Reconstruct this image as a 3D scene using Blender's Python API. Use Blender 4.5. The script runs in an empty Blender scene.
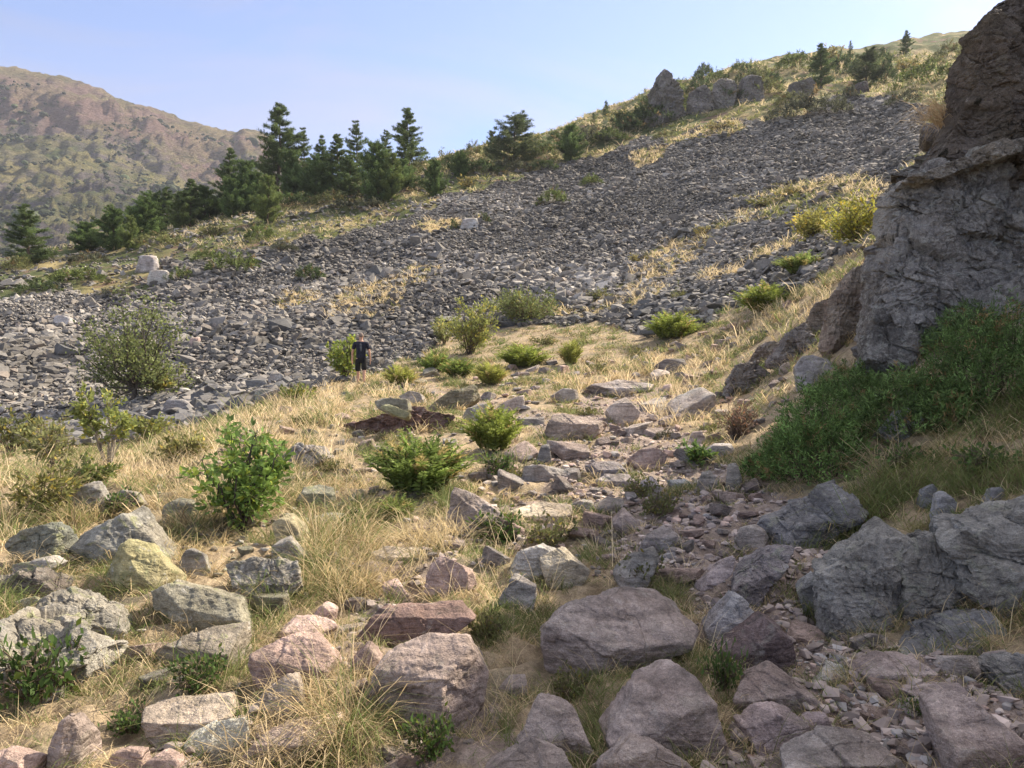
import bpy, bmesh, math, random
import numpy as np
from mathutils import Vector, Matrix

# ------------------------------------------------------------------ scene, helpers
scene = bpy.context.scene
COL = scene.collection
FPX, CX, CY, EYE = 768.0, 512.0, 384.0, 1.6
R = math.radians
SUN_AZ, SUN_EL = 58.0, 42.0          # azimuth from straight ahead towards the right

def _hash(ix, iy, iz, seed):
    h = (ix.astype(np.uint32) * np.uint32(374761393) + iy.astype(np.uint32) * np.uint32(668265263)
         + iz.astype(np.uint32) * np.uint32(2246822519) + np.uint32((seed * 3266489917) & 0xffffffff))
    h = (h ^ (h >> np.uint32(13))) * np.uint32(1274126177)
    h = (h ^ (h >> np.uint32(16))) * np.uint32(2654435761)
    return h ^ (h >> np.uint32(15))

_G = np.array([[1,1,0],[-1,1,0],[1,-1,0],[-1,-1,0],[1,0,1],[-1,0,1],[1,0,-1],[-1,0,-1],[0,1,1],[0,-1,1],[0,1,-1],[0,-1,-1],
               [1,1,0],[-1,1,0],[0,-1,1],[0,-1,-1]], dtype=np.float64)

def pnoise(P, seed=0):
    P = np.asarray(P, dtype=np.float64)
    I = np.floor(P).astype(np.int64); f = P - I
    w = f * f * f * (f * (f * 6 - 15) + 10)
    out = np.zeros(len(P))
    for dx in (0, 1):
        for dy in (0, 1):
            for dz in (0, 1):
                g = _G[_hash(I[:, 0] + dx, I[:, 1] + dy, I[:, 2] + dz, seed) & np.uint32(15)]
                d = g[:, 0] * (f[:, 0] - dx) + g[:, 1] * (f[:, 1] - dy) + g[:, 2] * (f[:, 2] - dz)
                out += d * (w[:, 0] if dx else 1 - w[:, 0]) * (w[:, 1] if dy else 1 - w[:, 1]) * (w[:, 2] if dz else 1 - w[:, 2])
    return out

def fbm(P, octaves=4, seed=0, gain=0.5, ridged=False):
    P = np.asarray(P, dtype=np.float64)
    out = np.zeros(len(P)); a = 1.0; s = 1.0
    for k in range(octaves):
        n = pnoise(P * s + 17.3 * k, seed + k)
        out += a * ((0.35 - np.abs(n)) if ridged else n)
        a *= gain; s *= 2.07
    return out

def mesh_np(name, V, F, mats, cols=None, smooth=True, extra=None):
    V = np.asarray(V, dtype=np.float32); F = np.asarray(F, dtype=np.int32)
    me = bpy.data.meshes.new(name)
    k = F.shape[1]
    me.vertices.add(len(V)); me.vertices.foreach_set('co', V.ravel())
    me.loops.add(F.size); me.loops.foreach_set('vertex_index', F.ravel())
    me.polygons.add(len(F)); me.polygons.foreach_set('loop_start', np.arange(0, F.size, k, dtype=np.int32))
    me.update(calc_edges=True)
    me.polygons.foreach_set('use_smooth', np.full(len(F), smooth, dtype=bool))
    if cols is not None:
        c = np.ones((len(V), 4), dtype=np.float32); c[:, :3] = cols
        a = me.color_attributes.new('tint', 'FLOAT_COLOR', 'POINT'); a.data.foreach_set('color', c.ravel())
    if extra:
        for nm, arr in extra.items():
            c = np.ones((len(V), 4), dtype=np.float32); c[:, :3] = arr
            a = me.color_attributes.new(nm, 'FLOAT_COLOR', 'POINT'); a.data.foreach_set('color', c.ravel())
    for m in (mats if isinstance(mats, (list, tuple)) else [mats]):
        me.materials.append(m)
    return me

def link(name, me, parent=None):
    o = bpy.data.objects.new(name, me); COL.objects.link(o)
    if parent is not None: o.parent = parent
    return o

def tag(o, label=None, cat=None, group=None, kind=None):
    if label: o['label'] = label
    if cat: o['category'] = cat
    if group: o['group'] = group
    if kind: o['kind'] = kind
    return o

def empty(name, loc, rz=0.0):
    o = bpy.data.objects.new(name, None); COL.objects.link(o)
    o.empty_display_size = 0.2; o.location = loc; o.rotation_euler = (0, 0, rz)
    return o

_ico = {}
def icos(sub):
    if sub not in _ico:
        bm = bmesh.new(); bmesh.ops.create_icosphere(bm, subdivisions=sub, radius=1.0)
        V = np.array([v.co[:] for v in bm.verts]); bm.verts.index_update()
        F = np.array([[v.index for v in f.verts] for f in bm.faces]); bm.free()
        _ico[sub] = (V / np.linalg.norm(V, axis=1)[:, None], F)
    return _ico[sub]

class MB:
    """collects triangles"""
    def __init__(s): s.V = []; s.F = []; s.C = []; s.n = 0
    def add(s, V, F, c=(1, 1, 1)):
        V = np.asarray(V, float); F = np.asarray(F, int)
        if F.shape[1] == 4: F = np.vstack([F[:, [0, 1, 2]], F[:, [0, 2, 3]]])
        s.V.append(V); s.F.append(F + s.n); s.n += len(V)
        c = np.asarray(c, float); s.C.append(np.broadcast_to(c, (len(V), 3)))
    def tube(s, pts, rad, sides=6, c=(1, 1, 1)):
        pts = np.asarray(pts, float); n = len(pts); rad = np.broadcast_to(np.asarray(rad, float), (n,))
        T = np.gradient(pts, axis=0); T /= np.linalg.norm(T, axis=1)[:, None] + 1e-9
        up = np.array([0.13, 0.31, 0.94]); A = np.cross(T, up); A /= np.linalg.norm(A, axis=1)[:, None] + 1e-9
        B = np.cross(T, A); th = np.arange(sides) * 2 * math.pi / sides
        V = (pts[:, None] + rad[:, None, None] * (np.cos(th)[None, :, None] * A[:, None] + np.sin(th)[None, :, None] * B[:, None])).reshape(-1, 3)
        F = []
        for i in range(n - 1):
            for j in range(sides):
                k = (j + 1) % sides
                F.append((i * sides + j, i * sides + k, (i + 1) * sides + k, (i + 1) * sides + j))
        s.add(V, F, c)
    def mesh(s, name, mat, smooth=True):
        return mesh_np(name, np.vstack(s.V), np.vstack(s.F), mat, np.vstack(s.C), smooth)

# ------------------------------------------------------------------ materials
def new_mat(name):
    m = bpy.data.materials.new(name); m.use_nodes = True
    nt = m.node_tree; nt.nodes.clear()
    return m, nt
class NT:
    def __init__(s, nt): s.nt = nt
    def n(s, t, **kw):
        nd = s.nt.nodes.new(t)
        for k, v in kw.items(): setattr(nd, k, v)
        return nd
    def l(s, a, b): s.nt.links.new(a, b)
    def noise(s, vec, scale, detail=4, rough=0.55, dist=0.0):
        nd = s.n('ShaderNodeTexNoise'); s.l(vec, nd.inputs['Vector'])
        nd.inputs['Scale'].default_value = scale; nd.inputs['Detail'].default_value = detail
        nd.inputs['Roughness'].default_value = rough; nd.inputs['Distortion'].default_value = dist
        return nd.outputs['Fac']
    def ramp(s, fac, stops):
        nd = s.n('ShaderNodeValToRGB'); s.l(fac, nd.inputs['Fac'])
        el = nd.color_ramp.elements
        while len(el) < len(stops): el.new(0.5)
        for e, (p, c) in zip(el, stops):
            e.position = p; e.color = (c, c, c, 1) if isinstance(c, (int, float)) else (*c, 1)
        return nd.outputs['Color']
    def mix(s, fac, a, b, blend='MIX'):
        nd = s.n('ShaderNodeMix', data_type='RGBA', blend_type=blend)
        ins = [i for i in nd.inputs if i.enabled]
        for sock, v in zip((nd.inputs[0], nd.inputs[6], nd.inputs[7]), (fac, a, b)):
            if isinstance(v, (int, float)): sock.default_value = v
            elif isinstance(v, tuple): sock.default_value = (*v, 1)
            else: s.l(v, sock)
        return nd.outputs[2]
    def math(s, op, a, b=None):
        nd = s.n('ShaderNodeMath', operation=op)
        for sock, v in zip(nd.inputs, (a, b)):
            if v is None: continue
            if isinstance(v, (int, float)): sock.default_value = v
            else: s.l(v, sock)
        return nd.outputs[0]
    def attr(s, name): return s.n('ShaderNodeAttribute', attribute_name=name).outputs['Color']
    def out(s, color, rough=0.9, bump=None, spec=0.25, disp=0.3, dist=0.02):
        b = s.n('ShaderNodeBsdfPrincipled'); o = s.n('ShaderNodeOutputMaterial')
        if isinstance(color, tuple): b.inputs['Base Color'].default_value = (*color, 1)
        else: s.l(color, b.inputs['Base Color'])
        if isinstance(rough, (int, float)): b.inputs['Roughness'].default_value = rough
        else: s.l(rough, b.inputs['Roughness'])
        b.inputs['Specular IOR Level'].default_value = spec
        if bump is not None:
            bp = s.n('ShaderNodeBump'); bp.inputs['Strength'].default_value = disp; bp.inputs['Distance'].default_value = dist
            s.l(bump, bp.inputs['Height']); s.l(bp.outputs[0], b.inputs['Normal'])
        s.l(b.outputs[0], o.inputs['Surface'])
        return b

def rock_mat(name, lichen=(0.30, 0.31, 0.22), lich=0.45, warm=(0.30, 0.21, 0.17), warmth=0.5, fine=1.0, dark=(0.05, 0.048, 0.045), dark_amt=0.3, bumpd=0.03, attr=False, spot=0.60, bedding=0.8):
    """stone whose own colour comes from the object's colour, with grain, stains, lichen and cracks"""
    m, nt = new_mat(name); g = NT(nt)
    tc = g.n('ShaderNodeTexCoord').outputs['Object']; oi = g.n('ShaderNodeObjectInfo')
    off = g.n('ShaderNodeVectorMath', operation='ADD'); g.l(tc, off.inputs[0])
    sc = g.n('ShaderNodeVectorMath', operation='SCALE'); sc.inputs[0].default_value = (37, 53, 71); g.l(oi.outputs['Random'], sc.inputs['Scale'])
    g.l(sc.outputs[0], off.inputs[1]); v = off.outputs[0]
    base = g.attr('tint') if attr else oi.outputs['Color']
    mb = g.n('ShaderNodeMapping'); mb.inputs['Scale'].default_value = (0.6, 0.6, 4.5); mb.inputs['Rotation'].default_value = (0.35, -0.25, 0.3); g.l(v, mb.inputs['Vector'])
    bed = g.noise(mb.outputs[0], 4.5 * fine, 6, 0.6, 0.3)
    n1 = g.noise(v, 2.3 * fine, 8, 0.6, 0.4); n2 = g.noise(v, 22 * fine, 7, 0.65); n3 = g.noise(v, 6.5 * fine, 9, 0.7, 0.6); n4 = g.noise(v, 90 * fine, 3, 0.6)
    c = g.mix(1.0, base, g.ramp(n1, [(0.3, 0.45), (0.5, 0.95), (0.7, 1.45)]), 'MULTIPLY')
    c = g.mix(g.math('MULTIPLY', g.ramp(g.noise(v, 1.4 * fine, 5, 0.6), [(0.42, 0.0), (0.62, 1.0)]), warmth), c, warm)
    c = g.mix(1.0, c, g.ramp(n2, [(0.3, 0.68), (0.5, 1.0), (0.7, 1.32)]), 'MULTIPLY')
    c = g.mix(g.math('MULTIPLY', g.ramp(n3, [(0.56, 0.0), (0.61, 1.0)]), lich), c, lichen)
    c = g.mix(g.math('MULTIPLY', g.ramp(g.noise(v, 11 * fine, 6, 0.7), [(spot, 0.0), (spot + 0.05, 1.0)]), lich * 0.9), c, (0.43, 0.42, 0.39))
    c = g.mix(g.math('MULTIPLY', g.ramp(g.noise(v, 4.3 * fine, 8, 0.7, 1.0), [(0.58, 0.0), (0.66, 1.0)]), dark_amt), c, dark)
    c = g.mix(1.0, c, g.ramp(n4, [(0.25, 0.8), (0.75, 1.22)]), 'MULTIPLY')
    c = g.mix(bedding, c, g.mix(1.0, c, g.ramp(bed, [(0.34, 0.55), (0.5, 1.0), (0.68, 1.25)]), 'MULTIPLY'))
    c = g.mix(1.0, c, g.ramp(g.noise(v, 210 * fine, 2, 0.5), [(0.3, 0.78), (0.7, 1.25)]), 'MULTIPLY')
    # a few long wandering cracks: the zero line of a stretched noise
    mpc = g.n('ShaderNodeMapping'); mpc.inputs['Scale'].default_value = (1.0, 0.8, 2.0); mpc.inputs['Rotation'].default_value = (0.3, 0.5, 0.2); g.l(v, mpc.inputs['Vector'])
    nk = g.math('ABSOLUTE', g.math('SUBTRACT', g.noise(mpc.outputs[0], 1.7 * fine, 3, 0.5, 0.3), 0.5))
    crack = g.ramp(nk, [(0.0, 0.0), (0.010, 1.0)])
    km = g.ramp(g.noise(v, 1.1 * fine, 3, 0.5), [(0.50, 0.0), (0.56, 1.0)])
    crack = g.mix(km, (1.0, 1.0, 1.0), crack)
    c = g.mix(g.math('MULTIPLY', km, 0.5), c, g.mix(1.0, c, g.ramp(nk, [(0.0, 0.5), (0.008, 1.0)]), 'MULTIPLY'))
    h = g.math('ADD', g.math('MULTIPLY', n2, 0.7), g.math('ADD', g.math('MULTIPLY', n3, 0.9), g.math('ADD', g.math('MULTIPLY', n4, 0.18), g.math('ADD', g.math('MULTIPLY', crack, 0.25), g.math('MULTIPLY', bed, bedding)))))
    g.out(c, 0.88, h, 0.25, 0.9, bumpd * 1.7 / fine)
    return m

def tint_mat(name, var=0.35, scale=8.0, rough=0.85, trans=0.0, spec=0.2, bump=0.0):
    """colour from the mesh's own tint attribute, uneven; leaves let some light through"""
    m, nt = new_mat(name); g = NT(nt)
    tc = g.n('ShaderNodeTexCoord').outputs['Object']
    n1 = g.noise(tc, scale, 5, 0.6)
    c = g.mix(1.0, g.attr('tint'), g.ramp(n1, [(0.25, 1 - var), (0.75, 1 + var)]), 'MULTIPLY')
    b = g.out(c, rough, n1 if bump else None, spec, bump, 0.02)
    if trans:
        o = [n for n in nt.nodes if n.type == 'OUTPUT_MATERIAL'][0]
        t = g.n('ShaderNodeBsdfTranslucent'); g.l(c, t.inputs['Color'])
        mx = g.n('ShaderNodeMixShader'); mx.inputs[0].default_value = trans
        g.l(b.outputs[0], mx.inputs[1]); g.l(t.outputs[0], mx.inputs[2]); g.l(mx.outputs[0], o.inputs['Surface'])
    return m

def plain(name, c, rough=0.8, var=0.15, scale=20):
    m, nt = new_mat(name); g = NT(nt)
    n1 = g.noise(g.n('ShaderNodeTexCoord').outputs['Object'], scale, 4)
    g.out(g.mix(1.0, c, g.ramp(n1, [(0.25, 1 - var), (0.75, 1 + var)]), 'MULTIPLY'), rough)
    return m

M_path = rock_mat('mauve_sandstone', lichen=(0.32, 0.29, 0.24), lich=0.3, warm=(0.36, 0.26, 0.22), warmth=0.35)
M_lich = rock_mat('lichened_stone', lichen=(0.30, 0.31, 0.17), lich=0.75, warm=(0.30, 0.25, 0.18), warmth=0.4)
M_dark = rock_mat('dark_weathered_stone', lichen=(0.28, 0.27, 0.24), lich=0.35, warm=(0.16, 0.10, 0.08), warmth=0.5, dark_amt=0.7)
M_out = rock_mat('bedrock', lichen=(0.33, 0.33, 0.27), lich=0.75, warm=(0.20, 0.19, 0.18), warmth=0.4, dark_amt=0.55, bumpd=0.04, bedding=0.55)
M_cliff = rock_mat('cliff_stone', lichen=(0.36, 0.37, 0.34), lich=0.75, warm=(0.15, 0.135, 0.12), warmth=0.35, dark_amt=0.9, fine=0.6, bumpd=0.05, attr=True)
M_block = rock_mat('cliff_block_stone', lichen=(0.37, 0.38, 0.35), lich=0.8, warm=(0.15, 0.13, 0.115), warmth=0.4, dark_amt=0.9, fine=0.75, bumpd=0.07, spot=0.54, bedding=0.3)
M_over = rock_mat('mossy_overhang_stone', lichen=(0.24, 0.22, 0.17), lich=0.4, warm=(0.12, 0.095, 0.06), warmth=0.7, dark=(0.028, 0.026, 0.018), dark_amt=1.0, fine=0.75, bumpd=0.08, spot=0.62, bedding=0.35)
M_crag = rock_mat('crag_stone', lichen=(0.30, 0.31, 0.24), lich=0.7, warm=(0.17, 0.14, 0.10), warmth=0.5, dark_amt=0.85, fine=0.25, bumpd=0.08, bedding=0.3)
M_scree = tint_mat('scree_stone', 0.30, 9.0, 0.9)
M_grass = tint_mat('grass_blade', 0.15, 2.0, 0.7, 0.4)
M_leaf = tint_mat('leaf', 0.22, 3.0, 0.6, 0.42)
M_needle = tint_mat('needle', 0.30, 1.2, 0.7, 0.3)
M_bark = tint_mat('bark', 0.4, 12.0, 0.95, bump=0.5)
# ------------------------------------------------------------------ terrain
def col(u, pts):      # a line of ground running away from the camera through pixel column u: (distance, height in the picture)
    th = math.atan((u - CX) / FPX)
    return (th, [(y / math.cos(th), (CY - v) / FPX * math.cos(th)) for y, v in pts])
def colz(deg, pts):   # the same where the photograph does not look: (distance, height in metres)
    return (R(deg), [(r, (z - EYE) / r) for r, z in pts])
COLUMNS = [
    colz(-180, [(2, 0), (6, -.4), (30, -3), (200, -25), (1200, -60)]),
    colz(-110, [(2, 0), (6, -.3), (30, -2), (200, -15), (1200, -60)]),
    colz(-65, [(2, 0), (6, 0), (12, -.1), (30, -.5), (60, 4), (90, 6), (150, 0), (400, -20), (1200, -60)]),
    col(-160, [(2, 1000), (3.2, 775), (6, 570), (10, 490), (13, 466), (20, 452), (30, 418), (50, 310), (70, 275), (90, 275), (160, 330), (400, 400), (1200, 420)]),
    col(0, [(2, 1000), (3.2, 770), (4.5, 640), (6, 562), (8, 512), (10, 482), (13, 462), (20, 450), (30, 417), (40, 350), (50, 300), (57, 283), (68, 262), (90, 264), (160, 320), (400, 390), (1200, 420)]),
    col(128, [(2, 1000), (3.2, 770), (4.5, 642), (6, 565), (8, 515), (10.5, 483), (13, 468), (20, 453), (30, 420), (42, 350), (55, 290), (65, 262), (80, 236), (110, 240), (200, 310), (400, 390), (1200, 420)]),
    col(256, [(2, 1000), (3.2, 768), (4.5, 645), (6, 570), (8, 510), (11, 455), (14, 430), (17, 413), (22, 412), (30, 384), (40, 330), (50, 285), (60, 253), (75, 222), (90, 198), (125, 203), (200, 270), (400, 350), (1200, 400)]),
    col(360, [(2, 1000), (3.2, 768), (4.6, 640), (6.3, 565), (8.5, 505), (11.5, 455), (15, 425), (20, 402), (25.8, 384), (32, 364), (40, 326), (50, 287), (60, 252), (75, 215), (100, 178), (140, 185), (250, 260), (400, 340), (1200, 400)]),
    col(450, [(2, 1000), (3.2, 768), (4.6, 640), (6.3, 560), (8.5, 505), (11, 455), (15, 422), (20, 400), (26, 378), (33, 352), (42, 310), (55, 256), (70, 215), (90, 178), (105, 163), (120, 150), (160, 158), (300, 240), (1200, 400)]),
    col(540, [(2, 1000), (3.2, 768), (4.6, 640), (6.3, 560), (8, 508), (10.5, 460), (14, 425), (19, 398), (26, 370), (34, 338), (40, 315), (50, 275), (65, 230), (85, 186), (110, 150), (130, 136), (180, 145), (300, 220), (1200, 400)]),
    col(640, [(2, 1000), (3.1, 768), (4.5, 640), (6, 565), (8, 505), (10.5, 460), (14, 425), (18, 402), (24, 372), (32, 330), (42, 290), (55, 240), (75, 190), (100, 142), (120, 116), (140, 97), (190, 100), (300, 180), (1200, 400)]),
    col(740, [(2, 1000), (3.1, 768), (4.4, 645), (6, 565), (8, 500), (10, 455), (13, 425), (17, 395), (23, 350), (30, 305), (40, 260), (55, 215), (75, 165), (100, 117), (120, 92), (145, 68), (190, 70), (300, 150), (1200, 400)]),
    col(830, [(2, 1000), (3, 768), (4.3, 650), (5.5, 575), (6.5, 520), (7.5, 480), (9, 430), (11, 390), (15, 335), (21, 290), (30, 245), (45, 202), (70, 150), (95, 105), (120, 80), (150, 58), (190, 60), (300, 140), (1200, 400)]),
    col(900, [(2, 1000), (3, 768), (4.2, 660), (4.8, 610), (5.4, 555), (6, 505), (7, 455), (8, 412), (9.5, 355), (11, 318), (14, 285), (25, 215), (45, 170), (70, 130), (100, 88), (125, 65), (160, 46), (200, 48), (300, 130), (1200, 400)]),
    col(960, [(2, 1000), (2.9, 768), (4, 670), (4.6, 610), (5.1, 555), (5.5, 508), (6.3, 460), (7.5, 410), (9, 340), (10.5, 290), (14, 220), (25, 170), (45, 130), (80, 90), (120, 60), (165, 38), (210, 40), (300, 120), (1200, 400)]),
    col(1024, [(2, 980), (2.8, 768), (3.8, 690), (4.4, 625), (4.9, 560), (5.3, 505), (6, 450), (7.2, 400), (8.7, 320), (10, 275), (14, 200), (20, 150), (45, 110), (80, 80), (120, 55), (170, 30), (220, 33), (300, 120), (1200, 400)]),
    col(1300, [(2, 830), (3, 680), (3.6, 590), (4.2, 510), (5, 440), (6.5, 355), (8, 280), (12, 180), (20, 130), (50, 100), (120, 50), (180, 20), (300, 100), (1200, 400)]),
    colz(70, [(2, .4), (4, 1.2), (8, 3.2), (15, 8), (40, 24), (120, 70), (300, 120), (1200, 60)]),
    colz(120, [(2, .2), (5, .8), (12, 2), (40, 8), (150, 20), (1200, -40)]),
    colz(180, [(2, 0), (6, -.4), (30, -3), (200, -25), (1200, -60)]),
]
NTH, NR = 1441, 420
LR0, LR1 = math.log(1.8), math.log(1200.0)
_lr = np.linspace(LR0, LR1, NR); _th = np.linspace(-math.pi, math.pi, NTH)
_ce = np.array([np.interp(_lr, np.log([p[0] for p in c[1]]), [p[1] for p in c[1]]) for c in COLUMNS])
_ct = np.array([c[0] for c in COLUMNS])
TAB = np.array([np.interp(_th, _ct, _ce[:, j]) for j in range(NR)]).T
def _gauss(A, s, axis):
    k = np.exp(-0.5 * (np.arange(-int(3 * s), int(3 * s) + 1) / s) ** 2); k /= k.sum()
    pad = [(0, 0), (0, 0)]; pad[axis] = (len(k) // 2,) * 2
    return np.apply_along_axis(lambda r: np.convolve(r, k, 'valid'), axis, np.pad(A, pad, mode='edge'))
TAB = _gauss(_gauss(TAB, 5, 1), 9, 0)

def to_px(x, y, z):
    y = np.maximum(y, 1e-3)
    return CX + x / y * FPX, CY - (z - EYE) / y * FPX

def smooth_z(x, y):
    r = np.hypot(x, y); th = np.arctan2(x, y)
    lr = (np.clip(np.log(np.maximum(r, 1e-3)), LR0, LR1 - 1e-6) - LR0) / (LR1 - LR0) * (NR - 1)
    t = np.clip((th + math.pi) / (2 * math.pi) * (NTH - 1), 0, NTH - 1.001)
    i = t.astype(int); j = np.minimum(lr.astype(int), NR - 2); a = t - i; b = lr - j
    e = (TAB[i, j] * (1 - a) + TAB[i + 1, j] * a) * (1 - b) + (TAB[i, j + 1] * (1 - a) + TAB[i + 1, j + 1] * a) * b
    return EYE + np.maximum(r, 1.8) * e

def inside(u, v, poly):
    c = np.zeros(len(u), bool); n = len(poly)
    for i in range(n):
        x1, y1 = poly[i]; x2, y2 = poly[(i + 1) % n]
        if y1 == y2: continue
        hit = ((y1 > v) != (y2 > v)) & (u < (x2 - x1) * (v - y1) / (y2 - y1) + x1)
        c ^= hit
    return c
def ell(u, v, cx, cy, a, b, rot=0.0):
    c, s = math.cos(R(rot)), math.sin(R(rot)); du, dv = u - cx, v - cy
    return ((du * c + dv * s) / a) ** 2 + ((-du * s + dv * c) / b) ** 2 < 1

SCREE = [(-300, 300), (0, 302), (60, 292), (150, 290), (165, 265), (205, 262), (260, 246), (330, 236), (420, 215), (440, 196), (520, 180), (600, 152), (700, 127), (780, 119),
         (850, 95), (890, 95), (925, 115), (915, 165), (900, 185), (885, 235), (838, 262), (815, 285), (760, 300), (700, 325),
         (640, 335), (570, 325), (500, 325), (440, 340), (385, 372), (320, 388), (235, 412), (190, 442), (120, 455), (60, 488), (-300, 480)]
STRAW = [(375, 295, 42, 13, -12), (415, 275, 30, 8, -20), (672, 258, 50, 13, -30), (745, 218, 34, 7, -22), (800, 190, 66, 8, -8), (640, 296, 44, 7, -15), (780, 250, 30, 6, -20), (865, 200, 22, 14, 0), (720, 272, 24, 5, -15), (650, 156, 26, 5, -15), (445, 225, 30, 7, -15), (560, 312, 45, 6, 0), (700, 135, 40, 5, -12), (355, 315, 30, 6, 0), (300, 300, 20, 5, 0), (620, 300, 40, 7, -25)]
GREENP = [(850, 222, 40, 24, 20), (800, 208, 36, 9, -10)]
PATH = [(1100, 800), (690, 800), (740, 720), (800, 690), (700, 640), (690, 590), (610, 560), (590, 520), (555, 480), (600, 440), (575, 410), (600, 380), (665, 380), (665, 420), (720, 460), (790, 500), (830, 560), (800, 600), (830, 640), (940, 640), (1100, 690)]
PATH2 = [(360, 768), (420, 720), (500, 700), (520, 768)]
TRAIL = [(345, 392), (375, 384), (430, 395), (470, 408), (540, 430), (560, 470), (520, 500), (430, 520), (380, 560), (300, 700), (150, 720), (150, 770), (320, 770), (420, 590), (470, 540), (560, 500), (585, 470), (570, 420), (500, 400), (400, 380)]
BANK = [(1100, 385), (1000, 395), (930, 440), (880, 480), (840, 520), (830, 560), (900, 500), (960, 500), (1100, 480)]

def zones(x, y, z):
    """scree, dry grass, green scrub and path weights of ground points"""
    u, v = to_px(x, y, z)
    J = np.stack([u / 34, v / 20, np.zeros_like(u)], 1)
    ju = u + 16 * fbm(J, 3, 51); jv = v + 9 * fbm(J + 40, 3, 61)
    front = (y > 1)
    far = np.hypot(x, y) > 24
    scree = inside(ju, jv, SCREE) & front & far & (np.hypot(x, y) < 175)
    straw = np.zeros(len(u), bool)
    for e in STRAW: straw |= ell(ju, jv, *e)
    gp = np.zeros(len(u), bool)
    for e in GREENP: gp |= ell(ju, jv, *e)
    straw &= front & far; gp &= front & far
    scree &= ~straw & ~gp
    path = (inside(ju, jv, PATH) | inside(ju, jv, PATH2)) & front & ~far
    trail = inside(ju, jv, TRAIL) & front & ~far
    return scree, straw, gp, path, trail

def detail(x, y, z0):
    P = np.stack([x, y, np.zeros_like(x)], 1); r = np.hypot(x, y)
    near = np.exp(-(r / 22.0) ** 2)
    a = fbm(P * 0.9, 4, 5) * 0.16 * near * np.clip((r - 1.5) / 3, 0, 1) + fbm(P * 4.0, 3, 9) * 0.07 * near
    b = fbm(P / 7.0, 4, 21) * np.clip((r - 18) / 40, 0, 1) * 0.6
    c = fbm(P / 22.0, 4, 31) * np.clip((r - 80) / 80, 0, 1) * 3.0
    return a + b + c

def ground_z(x, y):
    x = np.atleast_1d(np.asarray(x, float)); y = np.atleast_1d(np.asarray(y, float))
    z = smooth_z(x, y)
    return z + detail(x, y, z)

_YS = np.exp(np.linspace(math.log(2.2), math.log(230), 900))
def cast(u, v):
    """where the line of sight through a pixel meets the ground"""
    x = (u - CX) / FPX * _YS; z = EYE + (CY - v) / FPX * _YS; g = ground_z(x, _YS)
    hit = np.nonzero(z <= g)[0]
    if len(hit):
        k = hit[0]
        return Vector((x[k], _YS[k], g[k]))
    e = (g - EYE) / _YS; k = int(np.argmax(e))
    return Vector((x[k], _YS[k], g[k]))

def build_ground():
    th = np.concatenate([np.linspace(-180, -48, 70)[:-1], np.linspace(-48, 52, 900), np.linspace(52, 180, 70)[1:]])
    th = np.radians(th); rr = np.concatenate([[0.02, 0.4, 0.9], np.exp(np.linspace(math.log(1.4), math.log(260), 640)), np.exp(np.linspace(math.log(270), math.log(1150), 30))])
    T, Rr = np.meshgrid(th, rr, indexing='ij')
    x = (np.sin(T) * Rr).ravel(); y = (np.cos(T) * Rr).ravel(); z = ground_z(x, y)
    sc, st, gp, pa, tr = zones(x, y, z)
    nt, nr = T.shape
    idx = np.arange(nt * nr).reshape(nt, nr)
    F = np.stack([idx[:-1, :-1], idx[:-1, 1:], idx[1:, 1:], idx[1:, :-1]], -1).reshape(-1, 4)
    u, v = to_px(x, y, z); r = np.hypot(x, y)
    scrub = ((r > 45) & ~sc & ~st).astype(float)
    dry = np.clip(st * 1.0 + ((r < 45) & ~sc & ~pa) * 0.5, 0, 1) * (1 - 0.75 * tr)
    me = mesh_np('ground', np.stack([x, y, z], 1), F, M_ground, np.stack([sc * 1.0, dry, scrub], 1))
    o = link('ground', me); tag(o, kind='structure')

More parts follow.
